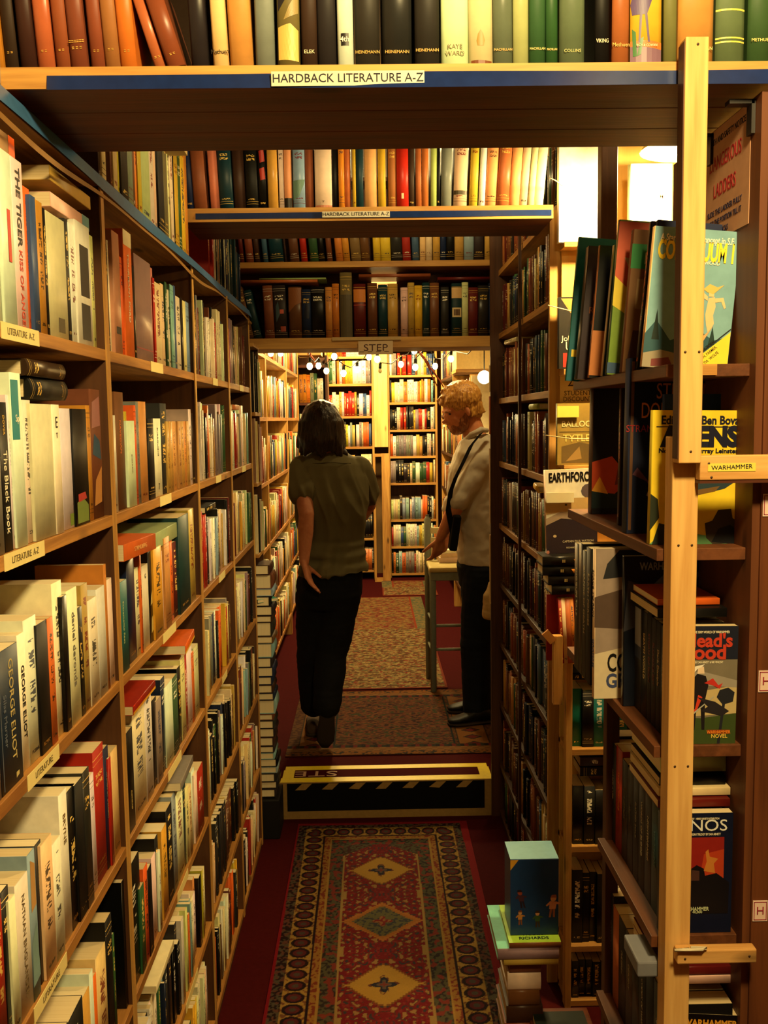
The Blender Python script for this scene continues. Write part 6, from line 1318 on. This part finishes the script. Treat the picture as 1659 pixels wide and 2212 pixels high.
OL = cloth('olive_cotton', (112, 104, 72))
fuse('shirt', sh_, OL, p1, .0055, 5, shirt_fold)
cl = MB(); rings(cl, [(P(710, 968, Y1 + .0), EXv * .062, EYv * .062), (P(709, 955, Y1 + .0), EXv * .056, EYv * .056)], 28); cl.build('collar', OL, p1)
# yoke seam across the back
MB().tube([P(668 + i * 9, 1000 + 1.2 * math.sin(i * .9), Y1 - .085 + .0009 * (i - 5) ** 2) for i in range(11)], .0016, 6).build('yoke_seam', cloth('olive_thread', (66, 58, 38)), p1)
tr = MB()
rings(tr, [(P(721, 1205, Y1 + .01), EXv * .120, EYv * .09), (P(717, 1240, Y1 + .01), EXv * .148, EYv * .112), (P(712, 1285, Y1 + .01), EXv * .152, EYv * .120), (P(708, 1312, Y1 + .02), EXv * .12, EYv * .10)], 32)
capsule(tr, hip1 + Vector((-.012, 0, 0)), .100, kn1, .082, 20); capsule(tr, kn1, .082, an1, .066, 20); capsule(tr, hip2 + Vector((0, 0, -.02)), .098, kn2, .084, 20); capsule(tr, kn2, .082, an2 + Vector((0, 0, .0)), .068, 20)
fuse('trousers', tr, cloth('black_cloth', (16, 15, 17)), p1, .007, 4, fold(.006, 12, 14, 3))
SHOE = cloth('grey_suede', (66, 50, 38))
def shoe(name, heel, toe, up, parent, mat=SHOE, w=.040):
    heel = Vector(heel); toe = Vector(toe); d = (toe - heel).normalized(); up = Vector(up); sd = d.cross(up).normalized(); up = sd.cross(d).normalized(); Ls = (toe - heel).length
    mb = MB(); rs = []
    for t, ww, hh in [(0, .55, .55), (.03, .8, .95), (.2, .88, 1.25), (.4, .86, 1.15), (.6, 1.0, .8), (.8, 1.0, .58), (.94, .75, .45), (1.0, .4, .3)]:
        rs.append((heel + d * Ls * t + up * hh * w * .62, sd * w * ww, up * hh * w * .62))
    rings(mb, rs, 20); o = fuse(name, mb, mat, parent, .005, 3)
    sb = MB(); rings(sb, [(heel + d * Ls * t - up * .004, sd * w * ww * 1.05, up * .009) for t, ww in [(0, .55), (.04, .85), (.3, .88), (.6, 1.02), (.85, .98), (1.0, .45)]], 16)
    sb.build('shoe_sole', cloth('rubber_sole', (50, 40, 32)), o)
    return o
toe = atZ(702, 1612, .185); heel = P(708, 1528, toe.y - .075)
shoe('shoe', heel, toe, Vector((0, 1, .55)), p1)
shoe('shoe', (an1.x, an1.y - .05, .185), (an1.x - .01, an1.y + .22, .185), (0, 0, 1), p1)
capsule_ = None
hr_ = MB()
hr_.ball(hc + Vector((0, -.012, .022)), .100, 24, 16, sc=(.96, 1.04, 1.05))
for i in range(26):
    t = i / 25; a = R(-205 + 230 * t) ; base = hc + Vector((.082 * math.cos(a), .080 * math.sin(a) - .01, .02))
    ln = random.uniform(.10, .155) + (.02 if .75 < t else 0)
    mid = base + Vector((.010 * math.cos(a), .012 * math.sin(a), -ln * .6)); tip = base + Vector((.020 * math.cos(a) + random.uniform(-.012, .012), .004 * math.sin(a), -ln))
    capsule(hr_, base, .026, mid, .021, 8); capsule(hr_, mid, .020, tip, .009, 8)
capsule(hr_, hc + Vector((.085, -.02, -.10)), .020, hc + Vector((.112, -.03, -.13)), .012, 8)
HB = hairmat('dark_brown_hair', (18, 11, 8), (54, 36, 24))
fuse('hair', hr_, HB, p1, .0055, 2, lambda co, nn: .0045 * noise.noise(Vector((co.x * 60, co.y * 60, co.z * 9))) + .003 * noise.noise(Vector((co.x * 20, co.y * 20, co.z * 20))))

# ---- bearded man on the right, in profile, looking down
Y2 = 4.92
Q = lambda x, y, Y=Y2: atY(x, y, Y)
kq = (Q(100, 900) - Q(101, 900)).length
p2 = empty('person', (.53, Y2, .17)); tag(p2, 'bearded person with fair hair, pale shirt, shoulder strap and dark trousers', 'person')
b2 = MB()
hd = Q(994, 884)       # head centre; face points left and down, a little to the viewer
fd = Vector((-.90, -.32, -.28)).normalized(); sd = Vector((-.30, .95, 0)).normalized(); sd = (sd - fd * sd.dot(fd)).normalized(); ud = sd.cross(fd)
if ud.z < 0: ud = -ud
def Hd(f, s_, u): return hd + fd * f + sd * s_ + ud * u
def hball(f, s_, u, r, sf=1, ss=1, su=1):
    vs = MB(); vs.ball((0, 0, 0), r, 16, 12)
    m3 = Matrix((fd, sd, ud)).transposed()
    b2.add([Vector(Hd(f, s_, u)) + m3 @ Vector((v[0] * sf, v[1] * ss, v[2] * su)) for v in vs.v], vs.f, 0, True)
hball(-.012, 0, .025, .092, 1.08, .84, 1.0)
hball(.030, 0, -.030, .070, .95, .86, 1.15)
hball(.045, 0, -.078, .040, 1.0, 1.0, .8)      # chin
hball(.076, 0, .012, .030, .5, 1.9, .45)       # brow
hball(.088, 0, -.018, .011, 1.1, .8, 1.9)      # nose bridge
hball(.102, 0, -.036, .014, 1.15, 1.0, .85)    # nose tip
for s_ in (-1, 1):
    hball(.066, s_ * .034, -.002, .014, .7, 1, .8); hball(.058, s_ * .040, -.034, .022, .8, .8, 1.0)
    hball(-.004, s_ * .076, -.012, .024, .55, .42, 1.3); hball(.096, s_ * .011, -.042, .007)
hball(.082, 0, -.060, .014, .7, 1.6, .45); hball(.078, 0, -.071, .013, .7, 1.5, .5)
capsule(b2, Hd(-.035, 0, -.06), .056, Q(1032, 962), .062)
tl = Vector((-.10, 0, .99))
rings(b2, [(Q(1036, 965), EXv * .06, EYv * .09), (Q(1040, 985), EXv * .09, EYv * .15), (Q(1042, 1030), EXv * .115, EYv * .15), (Q(1045, 1100), EXv * .14, EYv * .15), (Q(1048, 1180), EXv * .13, EYv * .15), (Q(1046, 1240), EXv * .11, EYv * .15)])
s2_ = Q(1042, 1000, Y2 - .15); e2_ = Q(990, 1085, Y2 - .20); w2_ = Q(952, 1160, Y2 - .12)
capsule(b2, s2_, .048, e2_, .040); capsule(b2, e2_, .040, e2_.lerp(w2_, .35), .040); capsule(b2, e2_.lerp(w2_, .35), .040, w2_, .026)
hand(b2, w2_, (-.12, .25, -.85), (-.7, -.5, 0), (.4, .6, 0), L_=.075, curl=30)
s3_ = Q(1030, 1005, Y2 + .16); e3_ = Q(975, 1095, Y2 + .2); w3_ = Q(962, 1150, Y2 + .12)
capsule(b2, s3_, .048, e3_, .040); capsule(b2, e3_, .038, w3_, .026); hand(b2, w3_, (-.1, .1, -.9), (-.7, -.5, 0), (.4, .6, 0), L_=.075, curl=30)
hz = .98
for dy, fx in ((-.09, -.01), (.09, .03)):
    hp = Vector((.575, Y2 + dy, .98)); kn = Vector((.545 + fx, Y2 + dy, .58)); an = Vector((.55 + fx, Y2 + dy, .26))
    capsule(b2, hp, .08, kn, .055); capsule(b2, kn, .055, an, .038)
SK2 = skin('ruddy_skin', (206, 128, 86), (222, 148, 104))
fuse('body', b2, SK2, p2, .0052, 2)
# face details
for s_ in (-1,): MB().ball(Hd(.0765, s_ * .034, -.002), .0085, 12, 8, sc=(1, 1, .8)).build('eye', flat((40, 26, 20), .3, .5, name='dark_eye'), p2)
MB().tube([Hd(.088, -.050, .008), Hd(.094, -.034, .014), Hd(.095, -.014, .011)], [.003, .005, .003], 8).build('eyebrow', hairmat('brow_hair', (120, 66, 26), (170, 104, 50)), p2)
bd = MB(); sv = b2; b2 = bd
hball(.040, 0, -.088, .044, 1.05, 1.1, .85); hball(.020, -.045, -.062, .030, 1.1, .7, 1.5); hball(.020, .045, -.062, .030, 1.1, .7, 1.5); hball(.0, -.062, -.03, .018, .8, .6, 1.9); hball(.086, 0, -.052, .014, .6, 2.0, .5)
hball(.068, -.022, -.072, .018, .9, 1, 1.2); hball(.068, .022, -.072, .018, .9, 1, 1.2)
fuse('beard', bd, hairmat('ginger_beard', (120, 64, 30), (170, 104, 54)), p2, .005, 2, lambda co, nn: .003 * noise.noise(co * 90))
hh = MB(); b2 = hh
hball(-.022, 0, .050, .104, 1.06, .92, .92); hball(-.060, 0, .0, .072, .9, 1.0, 1.25)
for i in range(44):
    a = random.uniform(0, 6.28); e = random.uniform(.15, 1.15)
    bs_ = Vector((math.cos(a) * math.sin(e) * .098 - .02, math.sin(a) * math.sin(e) * .084, .045 + math.cos(e) * .088))
    tp_ = bs_ + Vector((random.uniform(-.01, .035), random.uniform(-.012, .012), random.uniform(-.012, .014)))
    capsule(hh, Hd(*bs_), .013, Hd(*tp_), .006, 7)
for i in range(12): capsule(hh, Hd(.055, -.05 + i * .009, .085), .014, Hd(.085 + random.uniform(-.01, .012), -.05 + i * .009, .060 + random.uniform(-.012, .012)), .006, 7)
for i in range(8): capsule(hh, Hd(-.02 - .008 * i, -.074 + .002 * i, .03), .014, Hd(-.02 - .012 * i, -.076 + .003 * i, -.045), .007, 7)
fuse('hair', hh, hairmat('fair_hair', (150, 92, 34), (236, 178, 84)), p2, .0055, 1, lambda co, nn: .004 * noise.noise(co * 70))
b2 = sv
s4 = MB()
prf = [(938, 1032, 24, .075), (952, 1030, 36, .12), (975, 1030, 48, .175), (1010, 1032, 62, .185), (1060, 1034, 70, .185), (1110, 1040, 70, .185), (1160, 1046, 64, .18), (1214, 1048, 60, .18)]
rings(s4, [(Q(x, y), EXv * hw * kq, EYv * dd) for y, x, hw, dd in prf], 36)
capsule(s4, s2_ + Vector((0, .01, 0)), .068, e2_ + Vector((.0, .01, .01)), .058, 18); capsule(s4, s3_, .062, e3_, .054, 16)
SH = cloth('pale_cotton', (206, 196, 176))
fuse('shirt', s4, SH, p2, .006, 4, lambda co, nn: .006 * noise.noise(Vector((co.x * 12 + co.z * 10, co.y * 14, co.z * 14 - co.x * 8))) + .003 * noise.noise(co * 30))
MB().tube([Q(1005, 955, Y2 - .05), Q(1018, 940, Y2 - .09), Q(1040, 928, Y2 - .10), Q(1052, 930, Y2 - .06)], [.012, .016, .016, .012], 10).build('collar', SH, p2)
sp = [Q(1056, 925, Y2 - .13), Q(1040, 935, Y2 - .185), Q(1018, 962, Y2 - .20), Q(1000, 1000, Y2 - .235), Q(985, 1030, Y2 - .25), Q(974, 1060, Y2 - .24), Q(968, 1100, Y2 - .22), Q(978, 1150, Y2 - .21)]
mbs = MB(); wv = Vector((.013, 0, .008))
for i in range(len(sp) - 1):
    a, b = sp[i], sp[i + 1]; mbs.add([a - wv, a + wv, b + wv, b - wv, a - wv + EYv * .003, a + wv + EYv * .003, b + wv + EYv * .003, b - wv + EYv * .003], [(0, 1, 2, 3), (7, 6, 5, 4), (0, 3, 7, 4), (1, 5, 6, 2)])
mbs.build('shoulder_strap', cloth('black_webbing', (18, 16, 16)), p2)
sb_ = tag(MB().box(-.02, .02, -.05, .05, -.09, .09, M=Matrix.Translation(Q(982, 1150, Y2 - .21)) @ Matrix.Rotation(R(8), 4, 'Y')).build('shoulder_bag', cloth('black_bag', (16, 15, 16)), bevel=.010), 'small black bag hanging at the bearded person\'s hip', 'bag')
t5 = MB()
rings(t5, [(Vector((.575, Y2, 1.06)), EXv * .115, EYv * .165), (Vector((.575, Y2, .98)), EXv * .125, EYv * .17), (Vector((.57, Y2, .88)), EXv * .11, EYv * .16)], 28)
for dy, fx in ((-.09, -.01), (.09, .03)):
    capsule(t5, (.575, Y2 + dy, .95), .105, (.548 + fx, Y2 + dy, .58), .082, 18); capsule(t5, (.548 + fx, Y2 + dy, .58), .080, (.545 + fx, Y2 + dy, .25), .070, 18)
fuse('trousers', t5, cloth('dark_denim', (18, 22, 30)), p2, .007, 4, fold(.005, 12, 14, 8))
BLK = cloth('black_leather', (16, 14, 14), rough=.5)
shoe('shoe', (.61, Y2 - .11, .185), (.385, Y2 - .16, .185), (0, 0, 1), p2, BLK, .044); shoe('shoe', (.64, Y2 + .09, .185), (.40, Y2 + .06, .185), (0, 0, 1), p2, BLK, .044)
bagm = MB(); rings(bagm, [(Q(1062, 1258, 4.6), EXv * .012, EYv * .03), (Q(1062, 1285, 4.6), EXv * .04, EYv * .05), (Q(1060, 1330, 4.6), EXv * .042, EYv * .055), (Q(1060, 1337, 4.6), EXv * .03, EYv * .04)], 18)
tag(fuse('carrier_bag', bagm, flat((206, 176, 120), .6, .3, name='cream_plastic', grain=.1), None, .006, 2, fold(.004, 30, 20, 2)), 'crumpled cream carrier bag hanging beside the end post of the right bookcase', 'bag')

flush_books(300)
